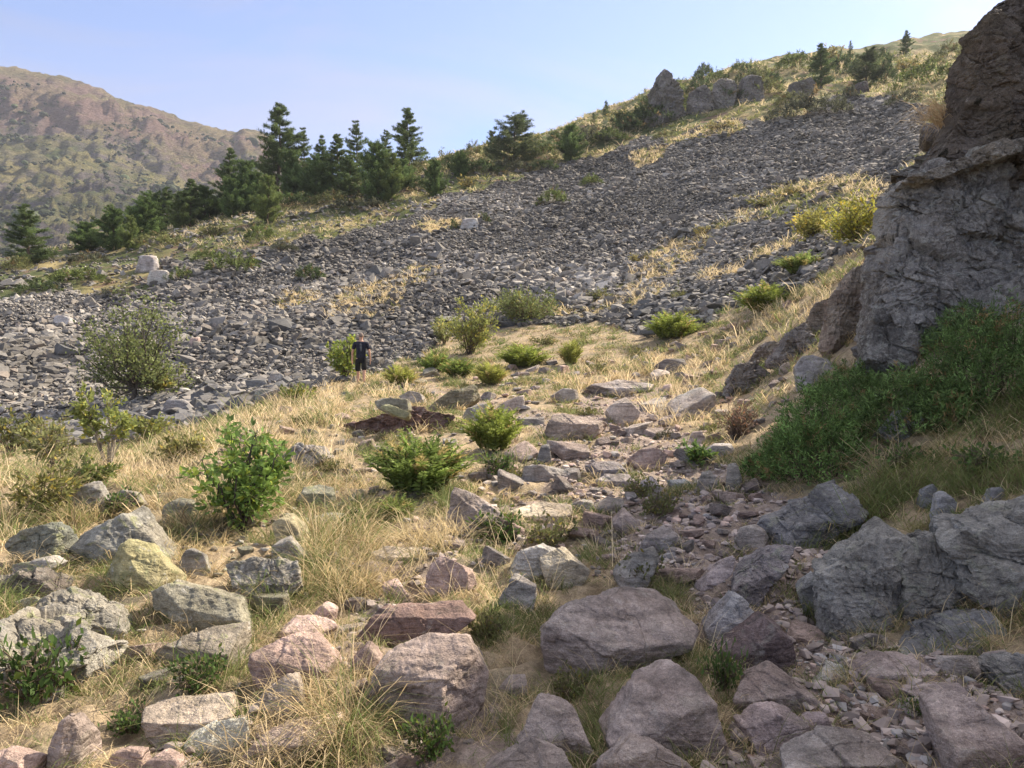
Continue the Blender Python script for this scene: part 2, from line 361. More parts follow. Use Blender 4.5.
def ground_material():
    m, nt = new_mat('hillside_soil'); g = NT(nt)
    tc = g.n('ShaderNodeTexCoord').outputs['Object']
    sep = g.n('ShaderNodeSeparateColor'); g.l(g.attr('tint'), sep.inputs[0])
    nA = g.noise(tc, 0.9, 6, 0.6); nB = g.noise(tc, 7, 6, 0.65); nC = g.noise(tc, 40, 5, 0.7); nD = g.noise(tc, 0.12, 6, 0.6, 0.5); nE = g.noise(tc, 150, 4, 0.7)
    soil = g.mix(g.ramp(nB, [(0.35, 0.0), (0.65, 1.0)]), (0.22, 0.175, 0.145), (0.38, 0.31, 0.265))
    soil = g.mix(g.ramp(nA, [(0.45, 0.0), (0.65, 0.5)]), soil, (0.30, 0.23, 0.20))
    straw = g.mix(g.ramp(nB, [(0.35, 0.0), (0.6, 1.0)]), (0.27, 0.20, 0.10), (0.50, 0.39, 0.21))
    straw = g.mix(g.ramp(g.noise(tc, 1.6, 5, 0.6), [(0.5, 0.0), (0.6, 0.8)]), straw, (0.11, 0.12, 0.045))
    gap = g.mix(g.ramp(nB, [(0.3, 0.0), (0.7, 1.0)]), (0.045, 0.045, 0.047), (0.11, 0.11, 0.115))
    scr = g.mix(g.ramp(nD, [(0.42, 0.0), (0.52, 1.0)]), (0.26, 0.215, 0.11), (0.085, 0.10, 0.042))
    scr = g.mix(g.ramp(g.noise(tc, 0.35, 6, 0.65), [(0.56, 0.0), (0.63, 0.9)]), scr, (0.17, 0.11, 0.085))
    scr = g.mix(1.0, scr, g.ramp(g.noise(tc, 1.5, 6, 0.7), [(0.3, 0.6), (0.7, 1.4)]), 'MULTIPLY')
    c = g.mix(sep.outputs[1], soil, straw); c = g.mix(sep.outputs[2], c, scr); c = g.mix(sep.outputs[0], c, gap)
    c = g.mix(1.0, c, g.ramp(nC, [(0.25, 0.75), (0.75, 1.3)]), 'MULTIPLY')
    c = g.mix(1.0, c, g.ramp(nE, [(0.3, 0.65), (0.7, 1.4)]), 'MULTIPLY')
    h = g.math('ADD', nB, g.math('ADD', g.math('MULTIPLY', nC, 0.5), g.math('MULTIPLY', nE, 0.15)))
    g.out(c, 0.95, h, 0.15, 0.8, 0.06)
    return m
M_ground = ground_material()
build_ground()

# far mountain on the left
def build_mountain():
    RIDGE = [(-500, 40), (-200, 52), (-100, 60), (0, 68), (60, 78), (100, 90), (130, 102), (160, 110), (190, 122), (215, 128), (232, 133), (245, 130), (262, 134), (290, 152), (340, 190), (420, 240), (520, 300)]
    thd = np.radians(np.linspace(-62, 2, 420)); rr = np.exp(np.linspace(math.log(200), math.log(1100), 330))
    T, Rr = np.meshgrid(thd, rr, indexing='ij'); u = CX + np.tan(T) * FPX
    vr = np.interp(u, [p[0] for p in RIDGE], [p[1] for p in RIDGE])
    Y = Rr * np.cos(T)
    t = np.clip((Y - 230) / (780 - 230), 0, None)
    prof = np.interp(t, [0, 0.12, 0.35, 0.6, 0.78, 0.86, 1.0, 1.15, 1.5], [0.0, 0.10, 0.34, 0.60, 0.76, 0.90, 1.0, 0.97, 0.6])
    v = 330 + (vr - 330) * prof
    x = np.sin(T) * Rr; z = EYE + (CY - v) / FPX * Y
    P = np.stack([x.ravel(), Y.ravel(), z.ravel()], 1)
    amp = np.clip(t.ravel() * 4, 0, 1) * np.clip((1.0 - t.ravel()) * 5 + 0.4, 0.4, 1)
    crag = fbm(P / 60.0, 6, 77, 0.55, True) * 13 + fbm(P / 170.0, 5, 78) * 14
    step = np.abs(fbm(P / 35.0, 4, 79)) * 9
    P[:, 2] += (crag + step - 5 + fbm(P / 18.0, 4, 80, .6, True) * 9 + fbm(P / 9.0, 3, 81) * 3) * amp
    n1, n2 = T.shape; idx = np.arange(n1 * n2).reshape(n1, n2)
    F = np.stack([idx[:-1, :-1], idx[:-1, 1:], idx[1:, 1:], idx[1:, :-1]], -1).reshape(-1, 4)
    m, nt = new_mat('mountainside'); g = NT(nt)
    tc = g.n('ShaderNodeTexCoord').outputs['Object']
    mp = g.n('ShaderNodeMapping'); mp.inputs['Scale'].default_value = (1, 1, 2.2); g.l(tc, mp.inputs['Vector']); q = mp.outputs[0]
    geo = g.n('ShaderNodeNewGeometry'); sx = g.n('ShaderNodeSeparateXYZ'); g.l(geo.outputs['Normal'], sx.inputs[0])
    rock = g.mix(g.ramp(g.noise(q, 0.03, 8, 0.65), [(0.38, 0.0), (0.62, 1.0)]), (0.10, 0.092, 0.095), (0.30, 0.255, 0.25))
    pos = g.n('ShaderNodeSeparateXYZ'); g.l(tc, pos.inputs[0])
    tt = g.n('ShaderNodeSeparateColor'); g.l(g.attr('tint'), tt.inputs[0])
    tn = g.math('ADD', tt.outputs[0], g.math('MULTIPLY', g.math('SUBTRACT', g.noise(q, 0.011, 6, 0.6), 0.5), 0.45))
    high = g.ramp(tn, [(0.76, 0.0), (0.83, 1.0)])
    strip = g.ramp(tn, [(0.56, 0.0), (0.64, 1.0), (0.70, 1.0), (0.75, 0.0), (0.93, 0.0), (0.97, 0.7)])
    rock = g.mix(high, rock, (0.33, 0.225, 0.20))
    grass = g.mix(g.ramp(g.noise(q, 0.02, 8, 0.65), [(0.40, 0.0), (0.56, 1.0)]), (0.13, 0.165, 0.06), (0.38, 0.335, 0.15))
    f = g.ramp(g.math('ADD', g.math('MULTIPLY', sx.outputs[2], 0.35), g.math('MULTIPLY', g.noise(q, 0.018, 9, 0.7, 0.6), 1.0)), [(0.70, 0.0), (0.80, 1.0)])
    c = g.mix(g.math('MULTIPLY', f, g.ramp(high, [(0.0, 0.8), (1.0, 0.35)])), rock, grass)
    c = g.mix(g.math('MULTIPLY', strip, 0.6), c, grass)
    c = g.mix(g.math('MULTIPLY', g.ramp(g.noise(q, 0.05, 9, 0.75), [(0.56, 0.0), (0.62, 1.0)]), 0.7), c, (0.07, 0.085, 0.05))
    c = g.mix(1.0, c, g.ramp(g.noise(q, 0.35, 6, 0.8), [(0.3, 0.5), (0.7, 1.55)]), 'MULTIPLY')
    g.out(c, 0.95, g.noise(q, 0.06, 10, 0.8), 0.1, 1.0, 40.0)
    o = link('mountain', mesh_np('mountain', P, F, m, np.stack([np.clip(t.ravel(), 0, 1.2)] * 3, 1))); tag(o, kind='structure')
    return P, t.ravel(), u.ravel()
MTN = build_mountain()
# ------------------------------------------------------------------ rocks
def rock_shape(sub, planes, dims, seed, sharp=50, rough=0.05, grain=0.014, strata=0.0, sdir=(0.1, -0.1, 1), coarse=0.0, nchip=7, ledge=0.008):
    """cut a lump by planes (n, h), soften the edges, then roughen it"""
    D, F = icos(sub); D = D * np.asarray(dims); D = D / np.linalg.norm(D, axis=1)[:, None]
    N = np.array([np.asarray(n, float) / np.linalg.norm(n) for n, h in planes]); Hh = np.array([max(h, 1e-4) for n, h in planes])
    ratio = np.maximum(D @ N.T, 0) / Hh; mx = ratio.max(1); mx = np.maximum(mx, 1e-6)
    P = D / (mx * (((ratio / mx[:, None]) ** sharp).sum(1)) ** (1.0 / sharp))[:, None]
    s = float(np.mean(dims)); off = seed * 7.31
    rc = np.random.default_rng(seed + 4000)
    for k in range(nchip):                       # knock off corners: each chip is a small flat facet
        n = rc.normal(0, 1, 3) / np.sqrt(np.asarray(dims)); n /= np.linalg.norm(n)
        t = P @ n; h = t.max() * (rc.uniform(.80, .90) if k < 2 else rc.uniform(.90, .975)); m = t > h
        P[m] *= (h / t[m])[:, None]
    q = P / s
    d = fbm(q * 1.9 + off, 4, seed) * rough + fbm(q * 9 + off, 4, seed + 5, 0.55) * grain
    rd = fbm(q * 3.1 + off, 3, seed + 9, 0.5, True); d -= np.clip(0.30 - rd, -1, 0) * -0.05 * (rough / 0.05)
    led = fbm(q * 1.5 + off, 2, seed + 17) * 3.2 + (q @ np.array([.3, .5, .8])) * 1.3; led = led - np.floor(led)
    d += (np.minimum(led / .88, (1 - led) / .12) - .5) * ledge
    if len(D) > 2000:                            # old breaks: a step in the face and a dark seam along it
        for k in range(3):
            n = rc.normal(0, 1, 3); n /= np.linalg.norm(n); t = q @ n - rc.uniform(-.45, .45) + fbm(q * 2.5 + off + k, 3, seed + k) * .07
            d += rc.uniform(-.022, .022) * np.tanh(t / .012) - .030 * np.exp(-(t / .016) ** 2)
    if coarse: d += fbm(q * 1.1 + off, 3, seed + 31) * coarse
    if strata:
        sv = np.asarray(sdir, float); sv /= np.linalg.norm(sv)
        t = (q @ sv) * 5.5 + fbm(q * 2 + off, 2, seed + 3) * 0.5
        d += (np.abs((t % 1.0) - 0.5) - 0.25) * strata
    return P + D * (d * s)[:, None], F

def outline_planes(poly, depth, facets, rnd, lean=0.35):
    """half-spaces round a convex outline (x, z), each leaning in to front and back, and the given facets"""
    pl = []; n = len(poly)
    cx = sum(p[0] for p in poly) / n; cz = sum(p[1] for p in poly) / n
    area = sum(poly[i][0] * poly[(i + 1) % n][1] - poly[(i + 1) % n][0] * poly[i][1] for i in range(n))
    for i in range(n):
        x1, z1 = poly[i]; x2, z2 = poly[(i + 1) % n]
        nx, nz = (z2 - z1), -(x2 - x1)
        if area < 0: nx, nz = -nx, -nz
        L = math.hypot(nx, nz)
        if L < 1e-6: continue
        nx, nz = nx / L, nz / L
        h = nx * x1 + nz * z1
        if nz < -.35: t = -.15                      # undersides fall away to the front a little
        else: t = lean * rnd.uniform(.5, 1.6) * (1 if rnd.random() < .75 else -.3)
        k = math.sqrt(1 + t * t); pl.append(((nx / k, t / k, nz / k), max(h, 0.01) / k))
    return pl

def support(n, a, d, b): return abs(n[0]) * a + abs(n[1]) * d / 2 + abs(n[2]) * b

def worley(p, seed):
    """nearest and second nearest jittered point: cell hash, offset from its point, distance to the border"""
    I = np.floor(p).astype(np.int64); best = np.full(len(p), 9.0); sec = np.full(len(p), 9.0); hid = np.zeros(len(p), np.uint32); off = np.zeros((len(p), 2))
    for dx in (-1, 0, 1):
        for dy in (-1, 0, 1):
            h = _hash(I[:, 0] + dx, I[:, 1] + dy, I[:, 0] * 0, seed)
            c = np.stack([I[:, 0] + dx + (h & np.uint32(1023)) / 1023.0, I[:, 1] + dy + ((h >> np.uint32(10)) & np.uint32(1023)) / 1023.0], 1)
            d = p - c; r = np.hypot(d[:, 0], d[:, 1]); nb = r < best
            sec = np.where(nb, best, np.minimum(sec, r)); best = np.where(nb, r, best); hid = np.where(nb, h, hid); off = np.where(nb[:, None], d, off)
    return hid, off, sec - best
def fracture(p, seed, depth, tilt, crack):
    h, o, e = worley(p, seed)
    a = ((h >> np.uint32(3)) & np.uint32(255)) / 255.0 - .5; b = ((h >> np.uint32(11)) & np.uint32(255)) / 255.0 - .5; c = ((h >> np.uint32(19)) & np.uint32(255)) / 255.0 - .5
    return a * depth + (b * o[:, 0] + c * o[:, 1]) * tilt + crack * np.exp(-e / .05)
LANDMARKS = []          # (phrase, u, v) to say where a thing is
MARKED = []
def hero(name, cat, label, px, mat, colour, thick=0.8, facets=None, sub=5, seed=None, Y=None, rough=0.026, grain=0.022, sharp=140, sink=0.25, strata=0.0, group=None, lean=0.22, coarse=0.0, chips=2, ledge=.008, parent=None, sdir=(0.1, -0.1, 1), grow=1.02):
    seed = seed if seed is not None else int(sum(p[0] * 3 + p[1] * 7 for p in px)) % 997
    rnd = random.Random(seed)
    us = [p[0] for p in px]; vs_ = [p[1] for p in px]
    u0, u1, v0, v1 = min(us), max(us), min(vs_), max(vs_)
    um = (u0 + u1) / 2
    if Y is None:
        Yg = cast(um, min(v1, 900)).y
    else: Yg = Y
    wpx, hpx = u1 - u0, v1 - v0
    depth = thick * Yg / FPX * math.sqrt(wpx * max(hpx, wpx * 0.35))
    if mat is M_crag: Yg += 1.0
    Yc = Yg + depth * 0.30
    k = Yc / FPX
    uc = sum(us) / len(us); vc = sum(vs_) / len(vs_)
    low = v1 - 0.35 * hpx
    poly = [((u - uc) * k * grow, -(v + (hpx * sink if v > low else 0) - vc) * k * grow) for u, v in px]
    a, b = wpx * k / 2, hpx * k / 2
    if wpx > 45: sub = max(sub, 6)
    pl = outline_planes(poly, depth, facets, rnd, lean)
    fc = facets if facets is not None else [(0, -1, .25, .62), (rnd.uniform(-.4, .4), -.55, .9, .62), (rnd.choice([-1, 1]) * .8, -.8, .2, .66)]
    for f in fc: pl.append((f[:3], f[3] * support(np.asarray(f[:3]) / np.linalg.norm(f[:3]), a, depth, b)))
    pl += [((0, 1, .2), depth * .5), ((0, -1, 0), depth * .5)]
    for _ in range(chips):
        n = np.array([rnd.gauss(0, .7), -1, rnd.gauss(.3, .7)]); n /= np.linalg.norm(n)
        pl.append((n, support(n, a, depth, b) * rnd.uniform(.72, .93)))
    V, F = rock_shape(sub, pl, (a, depth / 2, b), seed, sharp, rough, grain, strata, sdir, coarse, 7, ledge)
    broken = mat in (M_block, M_over, M_out) or rough > .06
    if wpx > 40 or mat is M_crag:           # fracture faces: small tilted planes with dark joints between them
        Sz = 1.0 if broken and wpx * k > .6 else max(.25, .55 * math.sqrt(wpx * hpx) * k)
        al = rnd.uniform(-.5, .5); p = np.stack([V[:, 0] + al * V[:, 2] + .35 * V[:, 1], V[:, 2] * 1.3 - .55 * V[:, 1] - al * V[:, 0] * .5], 1) / Sz
        fd = fracture(p * 2.1, seed, .10, .16, .045) + fracture(p * 5.3, seed + 1, .035, .06, .012) if broken else fracture(p * 1.5, seed, .05, .13, .012) + fracture(p * 4.5, seed + 1, .014, .04, .004)
        Nn = V / np.array([a, depth / 2, b]) ** 2; Nn /= np.linalg.norm(Nn, axis=1)[:, None] + 1e-9
        V = V - Nn * (fd * Sz * (1.0 if broken else .8))[:, None]
    o = link(name, mesh_np(name, V, F, mat, None, not broken), parent)
    o.location = ((uc - CX) * k, Yc, EYE + (CY - vc) * k)
    o.color = (*[min(.5, c * (1.33 if mat is M_path else 1.2)) for c in colour], 1)
    if parent is None: tag(o, label, cat, group)
    MARKED.append((um, (v0 + v1) / 2, wpx, hpx, Yg))
    return o

MAUVE = (0.29, 0.245, 0.222); PINK = (0.37, 0.275, 0.24); GREY = (0.26, 0.245, 0.225); GREEN = (0.22, 0.215, 0.17); BLUE = (0.30, 0.305, 0.315)
DKBR = (0.15, 0.115, 0.105); PALE = (0.42, 0.38, 0.35); TAN = (0.44, 0.33, 0.25); DKG = (0.17, 0.165, 0.165); BED = (0.235, 0.225, 0.21)
H = hero
# the large stones of the lower slope
H('boulder', 'boulder', 'big angular boulder with flat sunlit tan top and shaded fissured sides', [(374, 694), (389, 652), (422, 637), (466, 640), (489, 676), (480, 702), (466, 740), (420, 735), (379, 714)], M_path, (.30, .25, .225), 1.0,
  [(-.25, -.75, 1.5, .50), (-.35, -1, .1, .60), (.9, -.75, .1, .52), (-.9, -.4, .3, .8)], 6, 11, rough=.035, sharp=70)
H('boulder', 'boulder', 'wide grey slab-like boulder with a long crack across its sloping top', [(542, 625), (569, 604), (600, 596), (649, 598), (694, 628), (690, 642), (632, 650), (596, 662), (569, 674), (549, 654)], M_path, (.285, .25, .23), 1.1,
  [(.1, -.8, 1.2, .42), (-.5, -1, -.1, .62), (.2, -1, -.35, .6)], 6, 12, strata=.03, sdir=(.2, .6, 1), rough=.04)
H('boulder', 'boulder', 'pointed mauve boulder leaning beside the bottom grass between two larger stones', [(512, 741), (536, 701), (572, 709), (592, 742), (582, 754), (529, 750)], M_path, MAUVE, .8, [(-.2, -1, .5, .55), (.5, -.8, .8, .6)], 5, 13)
H('boulder', 'boulder', 'great rounded mauve boulder at the bottom edge with green plants on its flank', [(602, 722), (629, 689), (684, 670), (704, 690), (712, 742), (705, 762), (650, 756), (612, 738)], M_path, (.28, .235, .215), .9, [(-.2, -.8, 1.0, .5), (.2, -1, .1, .66)], 6, 14, rough=.045)
H('boulder', 'boulder', 'low mauve boulder cut off by the bottom edge below the great rounded one', [(598, 764), (629, 737), (662, 745), (692, 772), (690, 800), (600, 800)], M_path, MAUVE, .9, None, 5, 15)
H('boulder', 'boulder', 'flat cracked stone cut off by the bottom edge below the pointed mauve boulder', [(485, 770), (529, 742), (562, 752), (572, 775), (560, 800), (490, 800)], M_path, MAUVE, .9, [(0, -.6, 1, .5)], 5, 16, strata=.04)
H('stone', 'stone', 'squarish tan-pink stone with worn top beside the mossy flat slab', [(427, 574), (442, 557), (472, 569), (478, 590), (456, 595), (432, 584)], M_path, PINK, .9, None, 5, 17)
H('stone', 'stone', 'thin level slab of pale pink stone embedded in tall straw grass', [(372, 553), (386, 547), (434, 548), (432, 556), (412, 563), (384, 561)], M_path, TAN, .8, [(0, -.35, 1, .45)], 5, 18)
H('stone', 'stone', 'white-streaked upright slab leaning on a bright tan block', [(507, 571), (522, 551), (539, 544), (556, 551), (542, 576), (515, 580)], M_path, PALE, .7, None, 5, 19, strata=.06)
H('stone', 'stone', 'bright tan sunlit block in the middle of the slope', [(540, 556), (556, 546), (576, 556), (590, 572), (574, 586), (546, 574)], M_path, (.46, .35, .26), .9, [(-.3, -.8, .9, .55)], 5, 20)
H('stone', 'stone', 'rounded grey cobble wedged below the white-streaked slab', [(495, 597), (515, 573), (536, 585), (532, 602), (504, 608)], M_path, GREY, .9, None, 5, 21)
H('boulder', 'boulder', 'long low turf-capped boulder with red-brown front left of the grey cobble', [(362, 634), (382, 611), (425, 605), (465, 602), (476, 616), (440, 634), (372, 641)], M_dark, (.24, .17, .15), .9, [(0, -1, .2, .6), (0, -.4, 1, .5)], 5, 22)
H('stone', 'stone', 'small pink stone half sunk in grass above the turf-capped boulder', [(382, 586), (399, 580), (413, 600), (392, 603)], M_path, PINK, .9, None, 4, 23)
H('stone', 'stone', 'pink wedge-shaped stone standing against the big tan-topped boulder', [(352, 661), (369, 642), (382, 660), (372, 678), (358, 676)], M_path, PINK, .8, None, 4, 24)
H('stone', 'stone', 'tall narrow grey stone hidden in a grassy hummock beside the path', [(616, 574), (630, 556), (652, 547), (657, 565), (627, 602)], M_path, GREY, .8, None, 5, 25)
H('stone', 'stone', 'smooth grey dome-shaped stone by the path under the pale slab stack', [(638, 544), (648, 533), (662, 525), (680, 536), (672, 551), (650, 554)], M_path, (.27, .255, .25), .9, [(0, -.5, 1, .6)], 5, 26)
H('stone', 'stone', 'long flat tan-pink slab spanning a step of dark plants', [(505, 514), (542, 500), (572, 504), (571, 516), (535, 524), (512, 523)], M_path, TAN, 1.0, [(0, -.35, 1, .4)], 5, 27)
H('stone', 'stone', 'flat grey slab lying on turf between the boulders at the bottom', [(498, 688), (510, 676), (526, 675), (527, 694), (508, 698)], M_path, MAUVE, .9, [(0, -.4, 1, .5)], 4, 28)
# right hand, along the worn path
H('stone', 'stone', 'pale blue-grey triangular stone standing beside the path', [(704, 627), (734, 592), (757, 615), (727, 645), (712, 649)], M_path, BLUE, .8, [(.6, -.8, .5, .55), (-.5, -.9, .3, .6)], 5, 31, rough=.03)
H('boulder', 'boulder', 'dark brown rough boulder in front of the blue-grey triangular stone', [(719, 651), (761, 617), (781, 629), (793, 662), (784, 672), (751, 662)], M_dark, (.13, .10, .10), .9, [(-.5, -.6, 1, .55), (.5, -.9, .1, .6)], 5, 32)
H('stone', 'stone', 'thin pale flat stone leaning below the dark brown boulder', [(731, 659), (751, 654), (786, 674), (762, 680)], M_path, (.3, .27, .25), .8, None, 4, 33)
H('stone', 'stone', 'long sloping mauve stone with straw across it beside bottom green plants', [(732, 684), (767, 669), (791, 679), (823, 706), (784, 713), (742, 702)], M_path, (.28, .235, .215), .9, [(-.2, -.6, 1, .5)], 5, 34)
H('stone', 'stone', 'lumpy mauve stone lying behind the broad pale pink one at the bottom', [(744, 727), (756, 714), (774, 711), (802, 722), (806, 733), (781, 748), (757, 756)], M_path, (.29, .24, .235), .9, None, 5, 35)
H('stone', 'stone', 'small round mauve cobble sitting on the broad pale pink stone', [(801, 724), (812, 716), (826, 714), (836, 733), (811, 739)], M_path, (.28, .23, .23), .9, None, 4, 36)
H('boulder', 'boulder', 'broad pale pink stone at the bottom edge beside loose pebbles', [(784, 754), (810, 740), (834, 732), (871, 734), (889, 760), (880, 785), (790, 785)], M_path, (.42, .335, .31), .9, [(0, -.45, 1, .5)], 5, 37)
H('stone', 'stone', 'pale whitish wedge stone lying on the gravel of the path', [(806, 681), (831, 659), (858, 675), (845, 682), (820, 686)], M_path, PALE, .9, [(0, -.5, 1, .55)], 5, 38)
H('stone', 'stone', 'small grey cobble lying before the whitish wedge on the gravel', [(827, 680), (837, 674), (846, 684), (835, 689)], M_path, GREY, .9, None, 4, 39)
H('stone', 'stone', 'wide low greyish-pink stone set in straw on the path', [(854, 669), (881, 654), (911, 655), (925, 672), (891, 683), (871, 685)], M_path, (.34, .285, .265), .9, [(0, -.5, 1, .5)], 5, 40)
H('stone', 'stone', 'large smooth mauve slab with cut corner at the bottom beside pebbles', [(926, 705), (961, 690), (975, 702), (1018, 729), (999, 762), (951, 782), (933, 735)], M_path, (.30, .25, .23), 1.0, [(-.15, -.8, 1, .42), (.5, -.6, .8, .6)], 6, 41, rough=.03)
H('stone', 'stone', 'thin flat pinkish paving-like stone lying behind the mauve slab', [(902, 690), (925, 685), (962, 684), (960, 694), (925, 701)], M_path, (.34, .28, .265), 1.2, [(0, -.3, 1, .4)], 4, 42)
H('stone', 'stone', 'dark blue-grey stone at the edge under the bedrock bank', [(982, 664), (1001, 655), (1030, 658), (1036, 690), (1001, 695)], M_out, BED, .9, None, 5, 43)
H('stone', 'stone', 'narrow grey flake lying in dry grass above the path gravel', [(851, 641), (868, 633), (884, 635), (872, 645), (855, 647)], M_path, GREY, .9, None, 4, 44)
H('stone', 'stone', 'topmost thin whitish slab of the little stack by the path', [(665, 494), (699, 491), (700, 496), (666, 499)], M_path, (.52, .46, .45), 1.3, [(0, -.2, 1, .6)], 4, 45, sink=0, Y=8.6, grow=1.15)
H('stone', 'stone', 'middle whitish slab of the little stack by the path', [(665, 499), (700, 497), (699, 502), (666, 504)], M_path, (.42, .37, .37), 1.3, [(0, -.2, 1, .6)], 4, 46, sink=0, Y=8.6, grow=1.15)
H('stone', 'stone', 'lowest whitish slab of the little stack by the path', [(666, 505), (697, 502), (695, 508), (670, 510)], M_path, (.45, .40, .39), 1.3, [(0, -.2, 1, .6)], 4, 47, sink=0.3, Y=8.6, grow=1.15)
# bedrock of the right bank
OUT = [(818, 574), (884, 524), (905, 540), (897, 590), (870, 624), (838, 628), (820, 614)]
H('bedrock_outcrop', 'rock outcrop', 'big grey triangular bedrock block with lichen on the bank', OUT, M_out, (.26, .25, .23), 1.1, [(-.3, -1, .35, .52), (.4, -1, .15, .55)], 6, 51, rough=.03, coarse=.03, ledge=.04)
H('bedrock_outcrop', 'rock outcrop', 'fissured middle bedrock block with a grass tuft hanging over it', [(893, 560), (904, 541), (944, 528), (958, 560), (980, 606), (950, 614), (900, 614)], M_out, (.225, .215, .195), 1.2, [(-.1, -1, .4, .5), (.3, -1, 0, .6)], 6, 52, rough=.035, coarse=.03, ledge=.04)
H('bedrock_outcrop', 'rock outcrop', 'large angular bedrock block split by a diagonal crack at the edge', [(944, 534), (985, 512), (1040, 498), (1080, 520), (1080, 590), (1030, 600), (984, 606), (955, 570)], M_out, (.26, .25, .23), 1.1, [(-.2, -1, .3, .5), (.3, -1, -.05, .55)], 6, 53, rough=.03, coarse=.03, ledge=.04)
H('bedrock_outcrop', 'rock outcrop', 'low sloping bedrock slab at the foot of the cracked blocks', [(889, 641), (915, 622), (984, 607), (992, 628), (950, 648), (905, 652)], M_out, (.20, .20, .205), 1.3, [(-.1, -.7, 1, .4)], 5, 54, rough=.04)
H('stone', 'stone', 'small pale-edged bedrock piece leaning on the big triangular block', [(796, 588), (815, 573), (822, 612), (808, 614)], M_out, (.25, .25, .25), .8, None, 5, 55)
H('bedrock_outcrop', 'rock outcrop', 'flat tilted bedrock ledge beneath the big green juniper', [(765, 520), (790, 500), (830, 492), (850, 510), (815, 535), (780, 542)], M_out, (.19, .185, .19), 1.2, [(-.2, -.8, 1, .45)], 5, 56, rough=.06)
H('bedrock_outcrop', 'rock outcrop', 'narrow slanting slab edge running down towards the blue-grey stone', [(735, 575), (762, 553), (792, 545), (775, 572), (745, 598), (728, 600)], M_out, (.24, .21, .21), 1.0, [(-.3, -.8, 1, .45)], 5, 57, strata=.05, sdir=(.4, .3, 1))
# bank stones below the cliff
H('stone', 'stone', 'pale grey block lying above the juniper on the bank', [(794, 368), (800, 358), (814, 353), (831, 364), (816, 381), (799, 385)], M_out, (.36, .345, .35), .9, [(.1, -.5, 1, .55), (-.3, -1, .2, .6)], 5, 61)
H('stone', 'stone', 'jutting grey stone surrounded by the juniper and bank grass', [(881, 428), (894, 413), (911, 406), (923, 418), (905, 430), (890, 440)], M_out, (.27, .27, .285), .9, None, 5, 62, strata=.05)
H('stone', 'stone', 'upright blue-grey stone in a small pile on the bank turf', [(918, 503), (921, 489), (931, 484), (937, 494), (930, 506)], M_out, (.24, .245, .26), .9, None, 4, 63)
H('stone', 'stone', 'second upright stone of the small bank pile, nearer the bedrock', [(932, 522), (936, 497), (946, 491), (953, 502), (944, 524)], M_out, (.25, .25, .26), .9, None, 4, 64)
H('stone', 'stone', 'small rounded dark stone at the edge of the bank pile', [(984, 500), (990, 488), (1000, 487), (1003, 498), (992, 504)], M_out, (.2, .2, .21), .9, None, 4, 65)
RK = dict(rough=.08, coarse=.12, grain=.05, ledge=.10)
H('rock_ridge', 'rock outcrop', 'rough dark outcrop low on the bank above straw grass', [(722, 387), (736, 368), (756, 360), (768, 374), (750, 394)], M_dark, (.21, .19, .175), .6, [(-.4, -1, .5, .6)], 6, 66, **RK)
H('rock_ridge', 'rock outcrop', 'small jagged rock just above the lowest rough outcrop of the bank', [(746, 361), (760, 345), (776, 343), (780, 356), (760, 367)], M_dark, (.24, .215, .19), .6, [(-.4, -1, .5, .6)], 6, 69, **RK)
H('rock_ridge', 'rock outcrop', 'rough broken outcrop on the middle of the bank', [(770, 356), (786, 334), (801, 326), (812, 344), (796, 362)], M_dark, (.20, .185, .175), .6, [(-.4, -1, .5, .6)], 6, 67, **RK)
H('rock_ridge', 'rock outcrop', 'jagged rock between the middle outcrop and the brown buttress', [(806, 322), (816, 304), (828, 302), (832, 322), (816, 334)], M_dark, (.23, .20, .17), .6, [(-.4, -1, .4, .6)], 6, 70, **RK)
H('rock_ridge', 'rock outcrop', 'rough brown buttress at the foot of the tall cliff', [(830, 330), (833, 300), (846, 276), (862, 266), (870, 300), (858, 334), (842, 342)], M_dark, (.22, .19, .16), .6, [(-.5, -1, .3, .6)], 6, 68, **RK)
# left group
H('boulder', 'boulder', 'large grey pyramid boulder amid straw grass on the near slope', [(77, 548), (100, 527), (130, 512), (152, 528), (175, 549), (167, 562), (114, 560), (87, 552)], M_lich, (.24, .235, .21), .9, [(.3, -1, .5, .52), (-.5, -.7, .8, .55)], 6, 71, rough=.06)
H('boulder', 'boulder', 'angular stone with bright yellow lichen on its sunny face', [(112, 571), (122, 555), (134, 541), (148, 545), (172, 569), (171, 582), (144, 594), (114, 588)], M_lich, (.34, .31, .17), .9, [(.6, -.8, .6, .5), (-.7, -.8, .2, .55)], 5, 72, rough=.04)
H('boulder', 'boulder', 'long sloping lichened slab running down from the yellow stone', [(150, 590), (174, 578), (205, 588), (236, 594), (264, 633), (250, 634), (205, 618), (160, 610)], M_lich, (.26, .245, .19), .9, [(.2, -.8, 1, .5), (-.6, -1, 0, .6)], 6, 73, rough=.05)
H('boulder', 'boulder', 'squat dark-fronted boulder with flat lichened top below the long slab', [(166, 648), (190, 634), (237, 623), (242, 656), (217, 666), (187, 672), (169, 665)], M_lich, (.25, .22, .18), 1.0, [(0, -.5, 1.2, .52), (-.2, -1, .05, .6)], 6, 74, rough=.05)
H('boulder', 'boulder', 'arched knobbly grey rock lying over the wide pale slab', [(40, 614), (58, 592), (88, 596), (112, 608), (130, 623), (124, 638), (100, 640), (70, 626), (48, 624)], M_lich, (.25, .235, .20), .9, [(.2, -.7, 1, .5)], 6, 75, rough=.09, coarse=.06)
H('boulder', 'boulder', 'wide pale knobbly slab near the edge above leafy green plants', [(-14, 640), (20, 618), (77, 621), (112, 642), (112, 664), (88, 684), (50, 672), (-14, 668)], M_lich, (.30, .285, .25), 1.0, [(0, -.7, 1, .5)], 6, 76, rough=.08, coarse=.05)
